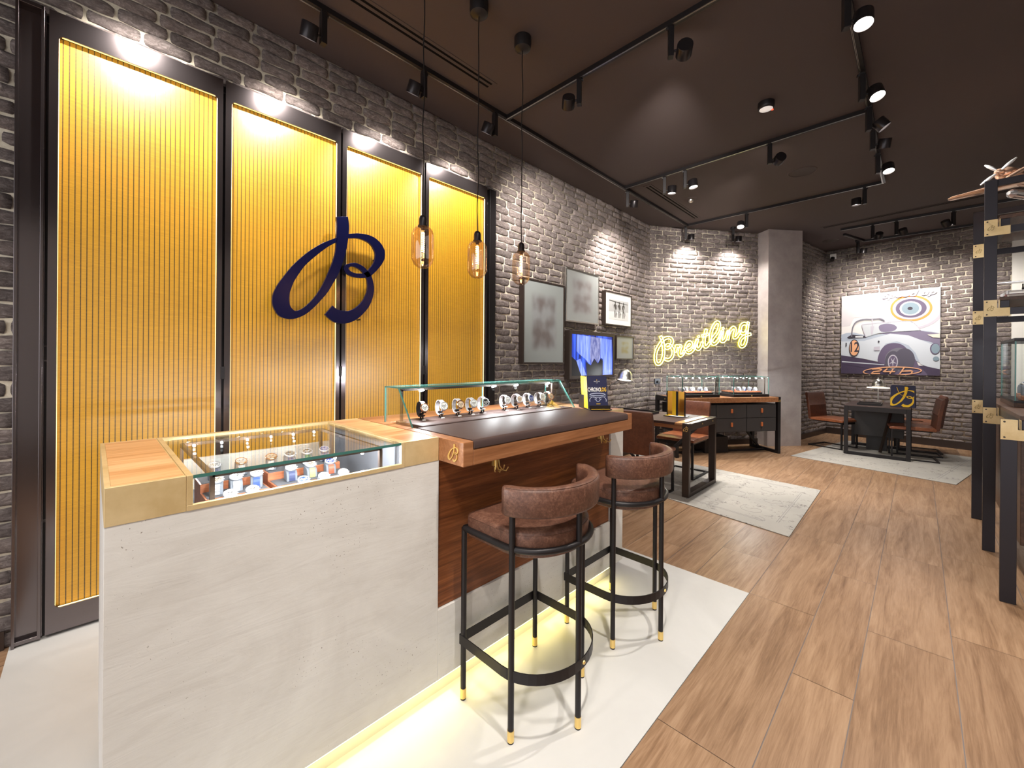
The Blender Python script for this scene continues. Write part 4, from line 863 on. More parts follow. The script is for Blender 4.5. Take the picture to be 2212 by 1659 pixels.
# ================================================================== NEON SIGN ON THE FAR WALL
KPv = Vector((*KP, 0)); dF = (Vector((*CO, 0))-KPv).normalized(); nF = Vector((dF.y, -dF.x, 0)); nF = -nF if nF.dot(CAM-KPv) < 0 else nF
def far(u, v, o=.05): return apl(u, v, KPv+nF*o, nF)
NS = thing('neon_sign', 'yellow outlined neon script sign reading Breitling on the brick wall', 'neon sign', far(1518, 745))
c1 = lambda L: [(1400+x/10.575, 720+y/10.575) for x, y in L]; c2 = lambda L: [(1500+x/9.52, 680+y/9.52) for x, y in L]
strokes = [('B', c1([(285, 68), (322, 150), (345, 260), (357, 380), (352, 500), (325, 610), (275, 690), (220, 700), (180, 650), (168, 550), (185, 430), (225, 330), (280, 240), (325, 175), (390, 120), (465, 98), (530, 120), (556, 185), (535, 255), (500, 305), (455, 338), (412, 325), (425, 280), (478, 262), (532, 308), (570, 390), (570, 480), (535, 560), (470, 605), (385, 588)]), 1),
           ('r', c1([(618, 430), (640, 345), (652, 292), (700, 296), (750, 290), (735, 340), (712, 430), (725, 500), (765, 505), (812, 440)])+c1([(835, 350), (862, 270), (912, 212), (968, 202), (992, 255), (968, 320), (905, 352), (868, 345)])[0:0], 1),
           ('e', c1([(800, 470), (832, 400), (885, 352), (950, 320), (992, 262), (970, 205), (915, 215), (868, 290), (858, 370), (890, 425), (945, 440), (1010, 400), (1062, 320)]), 1),
           ('i', c1([(1050, 350), (1085, 250), (1125, 150)])+c2([(62, 520), (38, 610), (48, 690), (95, 705), (140, 640), (165, 560)]), 1),
           ('t', c2([(248, 300), (215, 430), (198, 560), (215, 650), (262, 650), (320, 570)]), 1), ('t', c2([(155, 438), (220, 425), (285, 392)]), 1),
           ('l', c2([(330, 560), (338, 400), (385, 250), (450, 160), (508, 165), (510, 260), (465, 370), (395, 465), (355, 530), (375, 590), (420, 600), (480, 545), (520, 470)]), 1),
           ('i', c2([(510, 500), (545, 400), (580, 325), (570, 410), (550, 500), (572, 548), (625, 525), (665, 430), (690, 350)]), 1),
           ('n', c2([(690, 515), (702, 420), (705, 320)]), 1), ('n', c2([(706, 400), (760, 300), (815, 262), (842, 310), (825, 400), (818, 465), (860, 465), (915, 390), (940, 330)]), 1),
           ('g', c2([(935, 350), (965, 225), (1030, 180), (1082, 210), (1085, 300), (1035, 380), (975, 380), (945, 320)]), 1),
           ('g', c2([(1115, 150), (1092, 270), (1080, 400), (1068, 530), (1030, 630), (970, 655), (935, 600), (960, 505), (1040, 435), (1165, 395)]), 1)]
m_nshadow = M('neon_back_plate', (.08, .08, .02), .6)
for nm, P, w in strokes:
    Q = smoothpts(P, 4); pts = [far(*q_) for q_ in Q]; L2 = [((p-KPv).dot(dF), p.z) for p in pts]; hw = .0215
    nn = []
    for i in range(len(L2)):
        a_, b_ = L2[max(0, i-1)], L2[min(len(L2)-1, i+1)]; tx, tz = b_[0]-a_[0], b_[1]-a_[1]; l = math.hypot(tx, tz) or 1; nn.append((-tz/l, tx/l))
    W3 = lambda s_, z_, o=.05: KPv+dF*s_+nF*o+Vector((0, 0, z_))
    lft = [(s_+n_[0]*hw, z_+n_[1]*hw) for (s_, z_), n_ in zip(L2, nn)]; rgt = [(s_-n_[0]*hw, z_-n_[1]*hw) for (s_, z_), n_ in zip(L2, nn)]
    loop = lft+rgt[::-1]
    mb = MB(); mb.tube([W3(*q_) for q_ in loop], .0052, 8, True); tb = mb.make('letter_tube', m_neon, NS, True, smooth=True)
    mb = MB(); mb.tube([W3(*q_, .040) for q_ in loop], .0095, 8, True); mb.make('tube_backing', m_neonback, tb, True, smooth=True)
for cx, cy, CC in ((88, 452, c2), (590, 280, c2)):
    sq = [far(*q_) for q_ in CC([(cx-24, cy-10), (cx+12, cy-26), (cx+26, cy+8), (cx-10, cy+26)])]
    mb = MB(); mb.tube(sq, .0052, 8, True); tb = mb.make('i_dot_tube', m_neon, NS, True); mb = MB(); mb.tube([q_-nF*.01 for q_ in sq], .0095, 8, True); mb.make('tube_backing', m_neonback, tb, True)

# socket with plug
so = far(1420, 824, .022); SK = thing('power_socket', 'black wall socket with plug and cable left of the glass cases', 'socket', so)
B3 = lambda p, s, z, o: p+dF*s+nF*o+Vector((0, 0, z))
def fbox(mb, p, s0, s1, z0, z1, o0, o1):
    vs = [B3(p, s, z, o) for s in (s0, s1) for z in (z0, z1) for o in (o0, o1)]; mb.add(vs, [(0, 1, 3, 2), (4, 6, 7, 5), (0, 4, 5, 1), (2, 3, 7, 6), (0, 2, 6, 4), (1, 5, 7, 3)]); return mb
fbox(MB(), so, -.045, .045, -.045, .045, -.02, .004).make('socket_plate', M('anthracite_socket', (.03, .035, .05), .4), SK, True, bevel=.003)
mb = MB(); mb.cyl(B3(so, .005, -.005, .004), B3(so, .005, -.005, .035), .019, 16); mb.tube([B3(so, .005, -.01, .03), B3(so, .01, -.05, .035), B3(so, .012, -.16, .02)], .004, 8); mb.make('plug', m_black, SK, True, smooth='auto')

# ================================================================== CONSOLE BELOW THE NEON
FR = Vector((7.378, 1.499, 0)); dC = Vector((-.824, .566, 0)).normalized(); nC = Vector((.566, .824, 0)).normalized()
LC, DC, ZC = 1.76, .58, .863
CB = lambda s, d, z: FR+dC*s+nC*d+Vector((0, 0, z))
def cbox(s0, s1, d0, d1, z0, z1, mb=None):
    mb = mb or MB(); vs = [CB(s, d, z) for s in (s0, s1) for d in (d0, d1) for z in (z0, z1)]
    return mb.add(vs, [(0, 1, 3, 2), (4, 6, 7, 5), (0, 4, 5, 1), (2, 3, 7, 6), (0, 2, 6, 4), (1, 5, 7, 3)])
CS = thing('sideboard', 'long dark sideboard with walnut top and orange leather pulls below the neon', 'sideboard', CB(LC/2, DC/2, 0))
cbox(.045, LC-.045, -.004, DC, ZC-.075, ZC).make('top', m_walnut_y, CS, True, bevel=.002)
for s in (0, LC-.045):
    mb = cbox(s, s+.045, 0, .06, .0, ZC+.004); cbox(s, s+.045, DC-.06, DC, 0, ZC+.004, mb); cbox(s, s+.045, .06, DC-.06, 0, .045, mb); cbox(s, s+.045, .06, DC-.06, ZC-.07, ZC+.004, mb); mb.make('leg_frame', m_black, CS, True, bevel=.002)
mb = MB(); f_ = lambda a, b, d: CB(.0225-a*.035, -.001-d, ZC-.055+b*.04); letterB(mb, f_, .002); mb.make('gold_emblem', m_gold, CS, True)
for k in (.15, .30): mb = MB(); mb.cyl(CB(LC, k, ZC-.035), CB(LC+.004, k, ZC-.035), .009, 14); mb.make('brass_bolt', m_gold, CS, True)
cbox(.06, LC-.10, .03, DC-.04, .345, ZC-.10).make('cabinet_body', m_black, CS, True)
for i in range(2):
    for j in range(3):
        s0, z0 = .075+j*.515, .352+i*.205
        dr = cbox(s0, s0+.505, .012, .03, z0, z0+.198).make('drawer', m_dkcab, CS, True, bevel=.002)
        mb = cbox(s0+.243, s0+.268, -.012, .012, z0+.075, z0+.14); mb.make('leather_pull', m_strapor, dr, True, bevel=.006)
cbox(.05, LC-.05, .25, .29, .0, .03).make('floor_bar', m_black, CS, True)
mb = MB(); mb.beam(CB(.3, .4, .34), CB(.02, .4, .02), .03); mb.make('brace', m_black, CS, True); mb = MB(); mb.beam(CB(LC-.3, .4, .34), CB(LC-.02, .4, .02), .03); mb.make('brace', m_black, CS, True)
bl = thing('black_box', 'low black box on the floor beneath the sideboard', 'box', CB(.95, .35, 0)); cbox(.75, 1.15, .2, .48, 0, .25).make('body', m_black, bl, True, bevel=.004)
def glasscase(s0, s1, label, nm, n_w, seed):
    d0, d1, zb, zt = .06, .48, ZC, 1.165
    G = thing('tabletop_glass_case', label, 'display case', CB((s0+s1)/2, (d0+d1)/2, ZC), group='glass cases on the sideboard')
    cbox(s0, s1, d0, d1, zb, zb+.042).make('base', m_black, G, True, bevel=.002)
    mb = MB(); mb.cyl(CB((s0+s1)/2, d0, zb+.02), CB((s0+s1)/2, d0-.006, zb+.02), .010, 14); mb.make('brass_lock', m_gold, G, True)
    cbox(s0+.07, s1-.07, d0+.06, d1-.06, zb+.042, zb+.066).make('plinth', m_black, G, True); cbox(s0+.07, s1-.07, d0+.09, d1-.06, zb+.066, zb+.082).make('wood_step', m_wedge, G, True)
    t = .005
    mb = cbox(s0+.005, s1-.005, d0+.005, d0+.010, zb+.042, zt); cbox(s0+.005, s1-.005, d1-.010, d1-.005, zb+.042, zt, mb); cbox(s0+.005, s0+.010, d0+.01, d1-.01, zb+.042, zt, mb); cbox(s1-.010, s1-.005, d0+.01, d1-.01, zb+.042, zt, mb); cbox(s0+.005, s1-.005, d0+.005, d1-.005, zt, zt+.005, mb)
    hood = mb.make('glass_hood', m_glass, G, True)
    mb = MB()
    for s in (s0+.004, s1-.009):
        for d in (d0+.004, d1-.009): cbox(s, s+.006, d, d+.006, zb+.042, zt+.005, mb)
    for d in (d0+.003, d1-.009): cbox(s0+.005, s1-.005, d, d+.006, zt+.001, zt+.007, mb)
    for s in (s0+.003, s1-.009): cbox(s, s+.006, d0+.005, d1-.005, zt+.001, zt+.007, mb)
    mb.make('glass_edge', m_gedge, hood, True)
    mb = cbox(s0+.035, s1-.035, d0+.045, d0+.055, zt-.022, zt-.012); cbox(s0+.035, s0+.045, d0+.045, d0+.055, zb+.042, zt-.012, mb); cbox(s1-.045, s1-.035, d0+.045, d0+.055, zb+.042, zt-.012, mb); cbox(s0+.035, s1-.035, d1-.055, d1-.045, zt-.022, zt-.012, mb); rl = mb.make('light_rail', m_bronze, G, True)
    for k in range(5):
        for d in (d0+.047, d1-.05):
            s = s0+.09+k*(s1-s0-.18)/4; mb = MB(); mb.cyl(CB(s, d-.006, zt-.014), CB(s, d-.010, zt-.02), .0085, 12); mb.make('led', m_led, rl, True)
    for k in range(2): pointl(CB(s0+(s1-s0)*(.3+.4*k), d0+.056, zt-.034), 8.0, r=.006)
    rnd = random.Random(seed)
    for k in range(n_w):
        r_, c_ = k % 2, k//2; s = s0+.12+c_*(s1-s0-.24)/max(1, (n_w-1)//2)+rnd.uniform(-.01, .01); d = d0+.15+r_*.12
        band = rnd.choice(['steel', 'steel', 'navy', 'blue', 'black', 'steel']) if not (nm == 'right' and k == n_w-1) else 'red'
        order = ['first', 'second', 'third', 'fourth', 'fifth'][((n_w+1)//2)-1-c_] if nm == 'x' else ['first', 'second', 'third', 'fourth', 'fifth'][c_]
        w_ = cush_watch(m_steel, rnd.choice(['white', 'blue', 'black', 'cream']), band, '%s watch on %s strap in the %s glass case, %s row, %s from right' % ('tiny' if 0 else 'steel', band if band != 'steel' else 'metal', nm, 'front' if r_ == 0 else 'back', order))
        zz = zb+.083; w_.location = CB(s, d, zz+.0015); ang = math.atan2(dC.y, dC.x)+pi; w_.rotation_euler = (0, 0, ang); w_['group'] = 'watches in the sideboard glass cases'
        c = cu0.copy(); COL.objects.link(c); c.location = CB(s, d, zz-.0003); c.rotation_euler = (0, 0, ang); tag(c, 'grey cushion in the %s glass case, %s row, %s from right' % (nm, 'front' if r_ == 0 else 'back', order), 'watch cushion', 'watch cushions in the sideboard cases')
    return G
glasscase(.15, .77, 'right glass case of watches on the sideboard, nearer the column', 'right', 9, 4)
glasscase(1.005, 1.63, 'left glass case of watches on the sideboard, nearer the socket', 'left', 8, 6)

# ================================================================== RUGS
m_rugline = M('faded_rug_line', (.30, .29, .28), .9)
def rug(pts, label, border=True):
    c = sum((Vector(p) for p in pts), Vector((0, 0)))/4; r = thing('area_rug', label, 'rug', (c.x, c.y, 0)); n = 24
    P4 = [Vector(p)-c for p in pts]; mb = MB(); vs = []
    mb.add([(*p, .0005) for p in P4]+[(*p, .0075) for p in P4], [(3, 2, 1, 0), (4, 5, 6, 7), (0, 1, 5, 4), (1, 2, 6, 5), (2, 3, 7, 6), (3, 0, 4, 7)]); mb.make('carpet', m_rug, r, bevel=.002)
    bil = lambda s, t: P4[0]*(1-s)*(1-t)+P4[1]*s*(1-t)+P4[2]*s*t+P4[3]*(1-s)*t
    mb = MB()
    for e_ in (.100, .115):
        for (s0, t0), (s1, t1) in (((e_, .10), (e_, .9)), ((1-e_, .10), (1-e_, .9))):
            a = bil(s0, t0); b = bil(s1, t1); mb = MB(); mb.beam((*a, .0078), (*b, .0078), .005, .0008); mb.make('border_line', m_rugline, r)
    if border:
        mb = MB()
        def sw(cx, cy, R, a0, a1, k=1.0, w_=.0035):
            A = []
            for i in range(25):
                th = math.radians(a0+(a1-a0)*i/24); rr = R*(1-.55*i/24*k); A.append((cx+rr*math.cos(th), cy+rr*math.sin(th)))
            for p, q in zip(A[:-1], A[1:]): mb.beam((*p, .0078), (*q, .0078), w_, .0008)
        ctr = bil(.62, .5)
        for s, t, R, a0, a1 in ((.62, .5, .17, 0, 400), (.78, .30, .12, 40, 420), (.80, .68, .13, -60, -460), (.70, .82, .10, 200, -160), (.55, .20, .10, 0, 380), (.86, .5, .08, 90, 460), (.45, .75, .11, 10, 390), (.88, .82, .07, 10, 390), (.88, .2, .07, 10, -390)): p = bil(s, t); sw(p.x, p.y, R, a0, a1)
        mb.make('scroll_pattern', M('faded_rug_ink', (.40, .39, .38), .95), r)
    return r
rug([(3.955, 1.88), (3.90, .735), (5.555, .76), (5.66, 1.90)][0:0] or [(3.35, 1.90), (3.30, .735), (5.555, .755), (5.62, 1.86)], 'cream distressed rug in the foreground under the near table') if 0 else None
def rug1():
    a = az(1438, 1076, 0); b = az(1705, 1161, 0); c = az(1773, 1060, 0); d = az(1537, 1012, 0)
    # carry the two long edges on under the table to the wall side
    e1 = (Vector((a.x, a.y))-Vector((b.x, b.y))).normalized(); e2 = (Vector((d.x, d.y))-Vector((c.x, c.y))).normalized()
    B2 = Vector((b.x, b.y)); C2 = Vector((c.x, c.y)); return [B2+e1*2.35, B2, C2, C2+e2*2.25]
q = rug1(); r = rug([q[0], q[1], q[2], q[3]][:4] and [(q[0].x, q[0].y), (q[3].x, q[3].y), (q[2].x, q[2].y), (q[1].x, q[1].y)], 'cream distressed rug with scroll pattern under the near table', False)
mb = MB(); rnd = random.Random(2)
def rp(s, t):
    Q4 = [Vector((p.x, p.y)) for p in q]; p = Q4[1]*(1-s)*(1-t)+Q4[2]*s*(1-t)+Q4[3]*s*t+Q4[0]*(1-s)*t; return p
def swirl(mb, c, R, a0, a1, k=.82, w_=.003):
    A = [(c.x+R*(1-k*i/24)*math.cos(math.radians(a0+(a1-a0)*i/24)), c.y+R*(1-k*i/24)*math.sin(math.radians(a0+(a1-a0)*i/24))) for i in range(25)]
    for p_, q_ in zip(A[:-1], A[1:]): mb.beam((*p_, .0079), (*q_, .0079), w_, .0008)
for s, t, R, a0, a1 in ((.5, .28, .20, 0, 400), (.25, .16, .13, 40, 420), (.75, .18, .14, -60, -460), (.15, .30, .10, 200, -160), (.85, .36, .12, 0, 380), (.5, .12, .10, 90, 460), (.3, .42, .12, 10, 390), (.62, .45, .13, 10, -390), (.12, .12, .06, 10, -390), (.88, .12, .06, 10, 390)): swirl(mb, rp(s, t), R, a0, a1)
for e_ in (.055, .062): a_, b_ = rp(.15, e_), rp(.8, e_); mb.beam((*a_, .0079), (*b_, .0079), .004, .0008)
mb.make('scroll_pattern', M('faded_rug_ink', (.28, .27, .26), .95), r, True)
a = az(1708, 985, 0); b = az(2066, 1048, 0); c = az(2100, 1020, 0); d = az(1785, 963, 0)
e1 = (Vector((b.x, b.y))-Vector((a.x, a.y))).normalized(); n1 = Vector((-e1.y, e1.x)); n1 = n1 if n1.dot(Vector((1, 0))) > 0 else -n1
A2 = Vector((a.x, a.y)); B2 = Vector((b.x, b.y)); rug([tuple(A2), tuple(B2), tuple(B2+n1*2.2), tuple(A2+n1*2.2)], 'pale distressed rug under the far table by the poster', False)

# ================================================================== LEATHER CANTILEVER CHAIRS
def make_chair(label):
    c = thing('leather_chair', label, 'chair', (0, 0, 0), 0, 'tan leather cantilever chairs')
    mb = MB(); t_ = .016
    for s in (-1, 1):
        y = s*.205
        mb.box((-.27, y-.014, .0), (.235, y+.014, t_)); mb.box((.215, y-.014, t_), (.235, y+.014, .415)); mb.box((-.20, y-.014, .415), (.235, y+.014, .43))
    mb.box((-.27, -.191, 0), (-.245, .191, t_)); mb.box((.215, -.191, .395), (.235, .191, .43)); mb.box((-.15, -.191, .415), (-.12, .191, .43)); mb.make('steel_frame', m_black, c, bevel=.002)
    # seat
    mb = MB(); N = 14; prof = [(-.235, .0), (-.24, .025), (-.225, .045), (-.1, .05), (.1, .05), (.2, .046), (.245, .034), (.255, .012), (.24, 0)]
    mb.prism([(a_, .431+b_) for a_, b_ in prof], lambda a_, b_, d: (a_, -.23+d, b_), .46); mb.make('seat', m_tan, c, bevel=.014, seg=4)
    pr = [(-.225, .470), (-.235, .56), (-.245, .66), (-.235, .668), (-.245, .68), (-.262, .78), (-.278, .862), (-.29, .882), (-.315, .878), (-.322, .85), (-.305, .76), (-.285, .62), (-.272, .50), (-.26, .44), (-.235, .438)]
    mb = MB(); mb.prism(pr, lambda a_, b_, d: (a_, -.225+d, b_), .45); bk = mb.make('backrest', m_tanback, c, bevel=.016, seg=4)
    mb = MB(); mb.box((-.3135, -.001, .50), (-.2755, .001, .84), 0, None); mb.make('back_seam', m_black, bk) if 0 else None
    return c
ch = make_chair('dark tan leather chair seen from behind, left of the near table'); ch.location = (4.155, 2.085, .0085)
dup(ch, (5.16, 2.09, .0085), pi, 'tan leather chair with glossy backrest in front of the sideboard')
dup(ch, (8.62, 1.00, .0085), math.radians(-112), 'tan leather chair alone on the left of the far table')
dup(ch, (8.42, .075, .0085), math.radians(96), 'tan leather chair right of the far table, nearer the camera')
dup(ch, (8.92, .03, .0085), math.radians(96), 'tan leather chair right of the far table, second one')
dup(ch, (9.25, .02, .0085), math.radians(96), 'tan leather chair right of the far table, nearest the brick wall')

# ================================================================== NEAR TABLE
T1 = thing('writing_table', 'near desk with leather top, walnut edge and brass letter on black leg', 'table', (4.64, 2.35, .008))
tx0, tx1, ty0, ty1, tz = 4.255, 5.035, 1.660, 3.03, .763
for y in (ty0, ty1-.07):
    mb = MB(); mb.box((tx0, y, .008), (tx0+.045, y+.07, tz)); mb.box((tx1-.03, y, .008), (tx1+.015, y+.07, tz)); mb.box((tx0+.045, y, .008), (tx1-.03, y+.07, .053)); mb.box((tx0+.045, y, tz-.075), (tx1-.03, y+.07, tz-.006))
    mb.make('leg_frame', m_bronze, T1, True, bevel=.002)
mb = MB(); mb.box((tx0, ty0+.07, tz-.062), (tx1, ty1-.07, tz-.014)); tp = mb.make('table_top', m_walnut_y, T1, True)
mb = MB(); mb.box((tx0+.004, ty0+.072, tz-.014), (tx1-.004, ty0+.15, tz)); mb.make('wood_edge', m_top, tp, True); mb = MB(); mb.box((tx0-.002, ty0+.152, tz-.026), (tx1-.004, ty1-.07, tz+.001)); mb.make('leather_inlay', m_leather_d, tp, True, bevel=.002)
mb = MB(); mb.box((tx0, ty0+.07, tz-.075), (tx0+.02, ty0+.071, tz-.06)); mb = MB(); f_ = lambda a, b, d: (tx0-.001-d, ty0+.035-a*.05, tz-.055+b*.058); letterB(mb, f_, .002); mb.make('brass_letter', m_gold, T1, True)
for x in (4.62, 4.93): mb = MB(); mb.cyl((x, ty0, tz-.035), (x, ty0-.003, tz-.035), .009, 16); mb.make('brass_bolt', m_gold, T1, True)
mb = MB(); mb.beam((tx0+.25, 2.35, .01), (tx1-.2, 1.75, .70), .03); mb.make('brace', m_black, T1, True)
mb = MB(); mb.beam((tx1-.25, 2.35, .01), (tx0+.3, 2.9, .70), .03); mb.make('brace', m_black, T1, True)
def tray(x0, x1, y0, y1, z, label, rz=0):
    t = thing('valet_tray', label, 'tray', ((x0+x1)/2, (y0+y1)/2, z))
    mb = MB(); mb.box((x0, y0, z), (x1, y1, z+.008)); mb.box((x0, y0, z+.008), (x0+.01, y1, z+.03)); mb.box((x1-.01, y0, z+.008), (x1, y1, z+.03)); mb.box((x0+.01, y0, z+.008), (x1-.01, y0+.01, z+.03)); mb.box((x0+.01, y1-.01, z+.008), (x1-.01, y1, z+.03)); mb.make('tray_body', m_black, t, True, bevel=.001)
    mb = MB(); mb.box((x0+.012, y0+.012, z+.008), (x1-.012, y1-.012, z+.012)); mb.make('lining', m_leather_d, t, True); return t
tray(4.44, 4.82, 2.24, 2.80, tz+.001, 'black watch tray lying on the near desk')
SG = thing('desk_sign', 'upright gold mirror sign with black edges on the near desk', 'sign stand', (4.72, 1.99, tz+.001))
mb = MB(); mb.box((4.645, 1.872, tz+.001), (4.80, 2.108, tz+.010)); mb.make('base', m_blackgl, SG, True, bevel=.001)
mb = MB(); mb.box((4.655, 1.885, tz+.010), (4.70, 2.09, tz+.0112)); mb.make('printed_strip', m_paper, SG, True); mb = MB(); mb.box((4.655, 2.05, tz+.0108), (4.70, 2.095, tz+.0122)); mb.make('yellow_logo_patch', m_yellow, SG, True)
mb = MB(); mb.box((4.715, 1.884, tz+.010), (4.727, 1.896, 1.052)); mb.box((4.715, 2.089, tz+.010), (4.727, 2.100, 1.052)); mb.make('black_edge', m_black, SG, True)
mb = MB(); mb.box((4.717, 1.896, tz+.010), (4.725, 2.089, 1.052)); mb.make('mirror_plate', M('gold_mirror', (.85, .62, .16), .10, 1), SG, True)
mb = MB(); mb.box((4.716, 1.965, tz+.010), (4.7165, 1.992, 1.052)); mb.make('black_stripe', m_black, SG, True); mb = MB(); mb.box((4.716, 1.992, tz+.01), (4.7165, 2.035, 1.052)); mb.make('yellow_stripe', m_yellow, SG, True)

# ================================================================== FAR TABLE
T2 = thing('writing_table', 'far black-framed desk carrying gift bags and a lamp', 'table', (8.6, .44, .008)); zt2 = .748
fx0, fx1, fy0, fy1 = 8.07, 9.12, .075, .815
mb = MB()
for y, yy in ((fy0, fy0+.05), (fy1-.05, fy1)): mb.box((fx0, y, .0085), (fx0+.04, yy, zt2))
mb.box((fx0, fy0+.05, .0085), (fx0+.04, fy1-.05, .055)); mb.box((fx0, fy0+.05, zt2-.075), (fx0+.04, fy1-.05, zt2-.004)); mb.make('leg_frame', m_black, T2, True, bevel=.003)
mb = MB()
for y, yy in ((fy0, fy0+.05), (fy1-.05, fy1)): mb.box((fx1-.05, y, .0085), (fx1, yy, zt2))
mb.box((fx1-.05, fy0+.05, .0085), (fx1, fy1-.05, .05)); mb.box((fx1-.05, fy0+.05, zt2-.08), (fx1, fy1-.05, zt2-.004))
mb.make('leg_frame', m_black, T2, True, bevel=.003)
mb = MB(); mb.box((fx0+.04, fy0+.02, zt2-.05), (fx1-.05, fy1-.02, zt2-.006)); mb.make('table_top', m_walnut, T2, True)
mb = MB(); mb.box((fx0+.001, fy0+.001, zt2-.005), (fx1, fy1-.001, zt2+.001)); mb.make('leather_inlay', m_leather_d, T2, True, bevel=.002)
mb = MB(); mb.beam((8.5, .42, .02), (8.62, .30, .66), .035, .02); mb.make('brace', m_bronze, T2, True)
PD = thing('drawer_pedestal', 'black drawer pedestal standing under the far desk', 'drawer unit', (8.85, .52, .008)); mb = MB(); mb.box((8.66, .16, .24), (9.04, .74, .62)); mb.box((8.75, .35, .0085), (8.95, .6, .24)); mb.make('body', m_dkcab, PD, True, bevel=.003)
tray(8.30, 8.62, .40, .68, zt2+.0015, 'black trays stacked on the far desk, left of the bags')
L2_ = thing('table_lamp', 'small nickel desk lamp with dome shade on the far desk', 'table lamp', (8.95, .47, zt2+.001))
mb = MB(); mb.lathe([(0, 0), (.06, 0), (.06, .012), (.012, .02), (.008, .03), (.008, .24), (0, .24)], 24); mb.make('stem', m_chrome, L2_, smooth='auto')
mb = MB(); mb.lathe([(0, .235), (.14, .24), (.145, .247), (.14, .252), (0, .252)], 32); mb.make('lit_disc', M('lit_disc', (1, .9, .8), .4, emit=(1, .84, .66), es=1.5), L2_, smooth='auto')
mb = MB(); mb.lathe([(.075, .252), (.08, .28), (.078, .32), (.055, .365), (.02, .385), (.01, .39), (.008, .41), (0, .412)], 32); mb.make('lamp_shade', m_chrome, L2_, smooth=True)
bagl = ['navy paper gift bag with large yellow letter, frontmost on the far desk', 'navy paper gift bag directly behind the front bag', 'navy paper gift bag at the back of the three, by the brick wall']
for k in range(3):
    x = 8.40+k*.115; bg_ = thing('gift_bag', bagl[k], 'gift bag', (x, .165, zt2+.0015), math.radians(-6), 'navy gift bags on the far desk')
    mb = MB(); zt_, hh = .005, .31
    pts = lambda w, d, z: [(-d/2, -w/2, z), (d/2, -w/2, z), (d/2, w/2, z), (-d/2, w/2, z)]
    mb.add(pts(.27, .10, 0)+pts(.265, .045, hh)+[(p[0]*.9, p[1]*.98, p[2]) for p in pts(.26, .045, hh)], [(3, 2, 1, 0), (0, 1, 5, 4), (1, 2, 6, 5), (2, 3, 7, 6), (3, 0, 4, 7), (4, 5, 9, 8), (5, 6, 10, 9), (6, 7, 11, 10), (7, 4, 8, 11)]); mb.make('paper_body', m_navypaper, bg_)
    if k == 0:
        mb = MB(); sl = (.05-.0225)/hh
        f_ = lambda a, b, d: (-.05+max(0, min(hh, .150+b*.30))*sl-.0015-d, .005-max(-.128, min(.128, a*.30)), max(.005, min(hh-.005, .150+b*.30)))
        letterB(mb, f_, .0008); mb.make('yellow_letter', m_yellow, bg_)
        for xx, mm in ((-.03, m_yellow), (.02, m_yellow)):
            mb = MB(); mb.tube([(xx, -.065, hh-.02)]+[(xx-.03, -.065+.13*t, hh-.02-.12*math.sin(pi*t)) for t in (.15, .3, .5, .7, .85)]+[(xx, .065, hh-.02)], .003, 6); mb.make('rope_handle', mm, bg_, smooth=True)

# ================================================================== POSTER ON THE BACK WALL
nB = Vector((Rd.y, -Rd.x, 0)); nB = -nB if nB.dot(CAM-Vector((*R0, 0))) < 0 else nB; R03 = Vector((*R0, 0)); Rd3 = Vector((*Rd, 0))
def back(u, v, o=.05): return apl(u, v, R03+nB*o, nB)
tl, tr_, blp, brp = back(1817.4, 637.5), back(2031.3, 623), back(1818, 804), back(2030.8, 814.6)
sA = ((tl-R03).dot(Rd3)+(blp-R03).dot(Rd3))/2; sB = ((tr_-R03).dot(Rd3)+(brp-R03).dot(Rd3))/2; zT = (tl.z+tr_.z)/2; zB = (blp.z+brp.z)/2
PW, PH = sB-sA, zT-zB; PO = R03+Rd3*sA+Vector((0, 0, zT))
def PF(o): return lambda a, b, d: PO+Rd3*(a*PW)+nB*(.0505+o+d)-Vector((0, 0, b*PH))
PS = thing('poster_canvas', 'large canvas of a vintage open racing car with number 12 and 24h', 'poster', PO+Rd3*PW/2)
mb = MB(); mb.prism([(0, 0), (1, 0), (1, 1), (0, 1)], lambda a, b, d: PO+Rd3*(a*PW)+nB*(.02+d)-Vector((0, 0, b*PH)), .03); mb.make('canvas', M('canvas_cream', (.56, .54, .53), .7), PS, True)
def cc(L): return [((x-72)/883, (y-(155-60*(x-72)/883))/(690+103*(x-72)/883)) for x, y in L]
PCM = {k: M('poster_'+k, c, .65) for k, c in dict((k_, tuple(.74*v_ for v_ in c_)) for k_, c_ in dict(white=(.80, .79, .80), cloud=(.62, .58, .60), body=(.42, .47, .56), bodylt=(.60, .64, .70), bodydk=(.20, .17, .26), ground=(.060, .040, .085), tyre=(.085, .075, .11), tyrelt=(.17, .16, .20), orange=(.78, .30, .06), peach=(.85, .42, .22), cream=(.78, .70, .60), ink=(.03, .025, .04), teal=(.22, .30, .36), lilac=(.50, .47, .54), violet=(.12, .09, .16), glass=(.55, .58, .62)).items()).items()}
_lay = [0]
def pp(poly, mat, name='painted_shape', smooth=False, raw=False):
    _lay[0] += 1; P_ = poly if raw else cc(poly)
    if smooth: P_ = smoothpts(P_, 4, True)
    P_ = [(min(1, max(0, a)), min(1, max(0, b))) for a, b in P_]
    mb = MB(); mb.prism(P_, PF(_lay[0]*.0004), .0003); return mb.make(name, PCM[mat], PS, True)
def ell(cx, cy, rx, ry, n=40, rot=0): return [(cx+rx*math.cos(2*pi*k/n)*math.cos(rot)-ry*math.sin(2*pi*k/n)*math.sin(rot), cy+rx*math.cos(2*pi*k/n)*math.sin(rot)+ry*math.sin(2*pi*k/n)*math.cos(rot)) for k in range(n)]
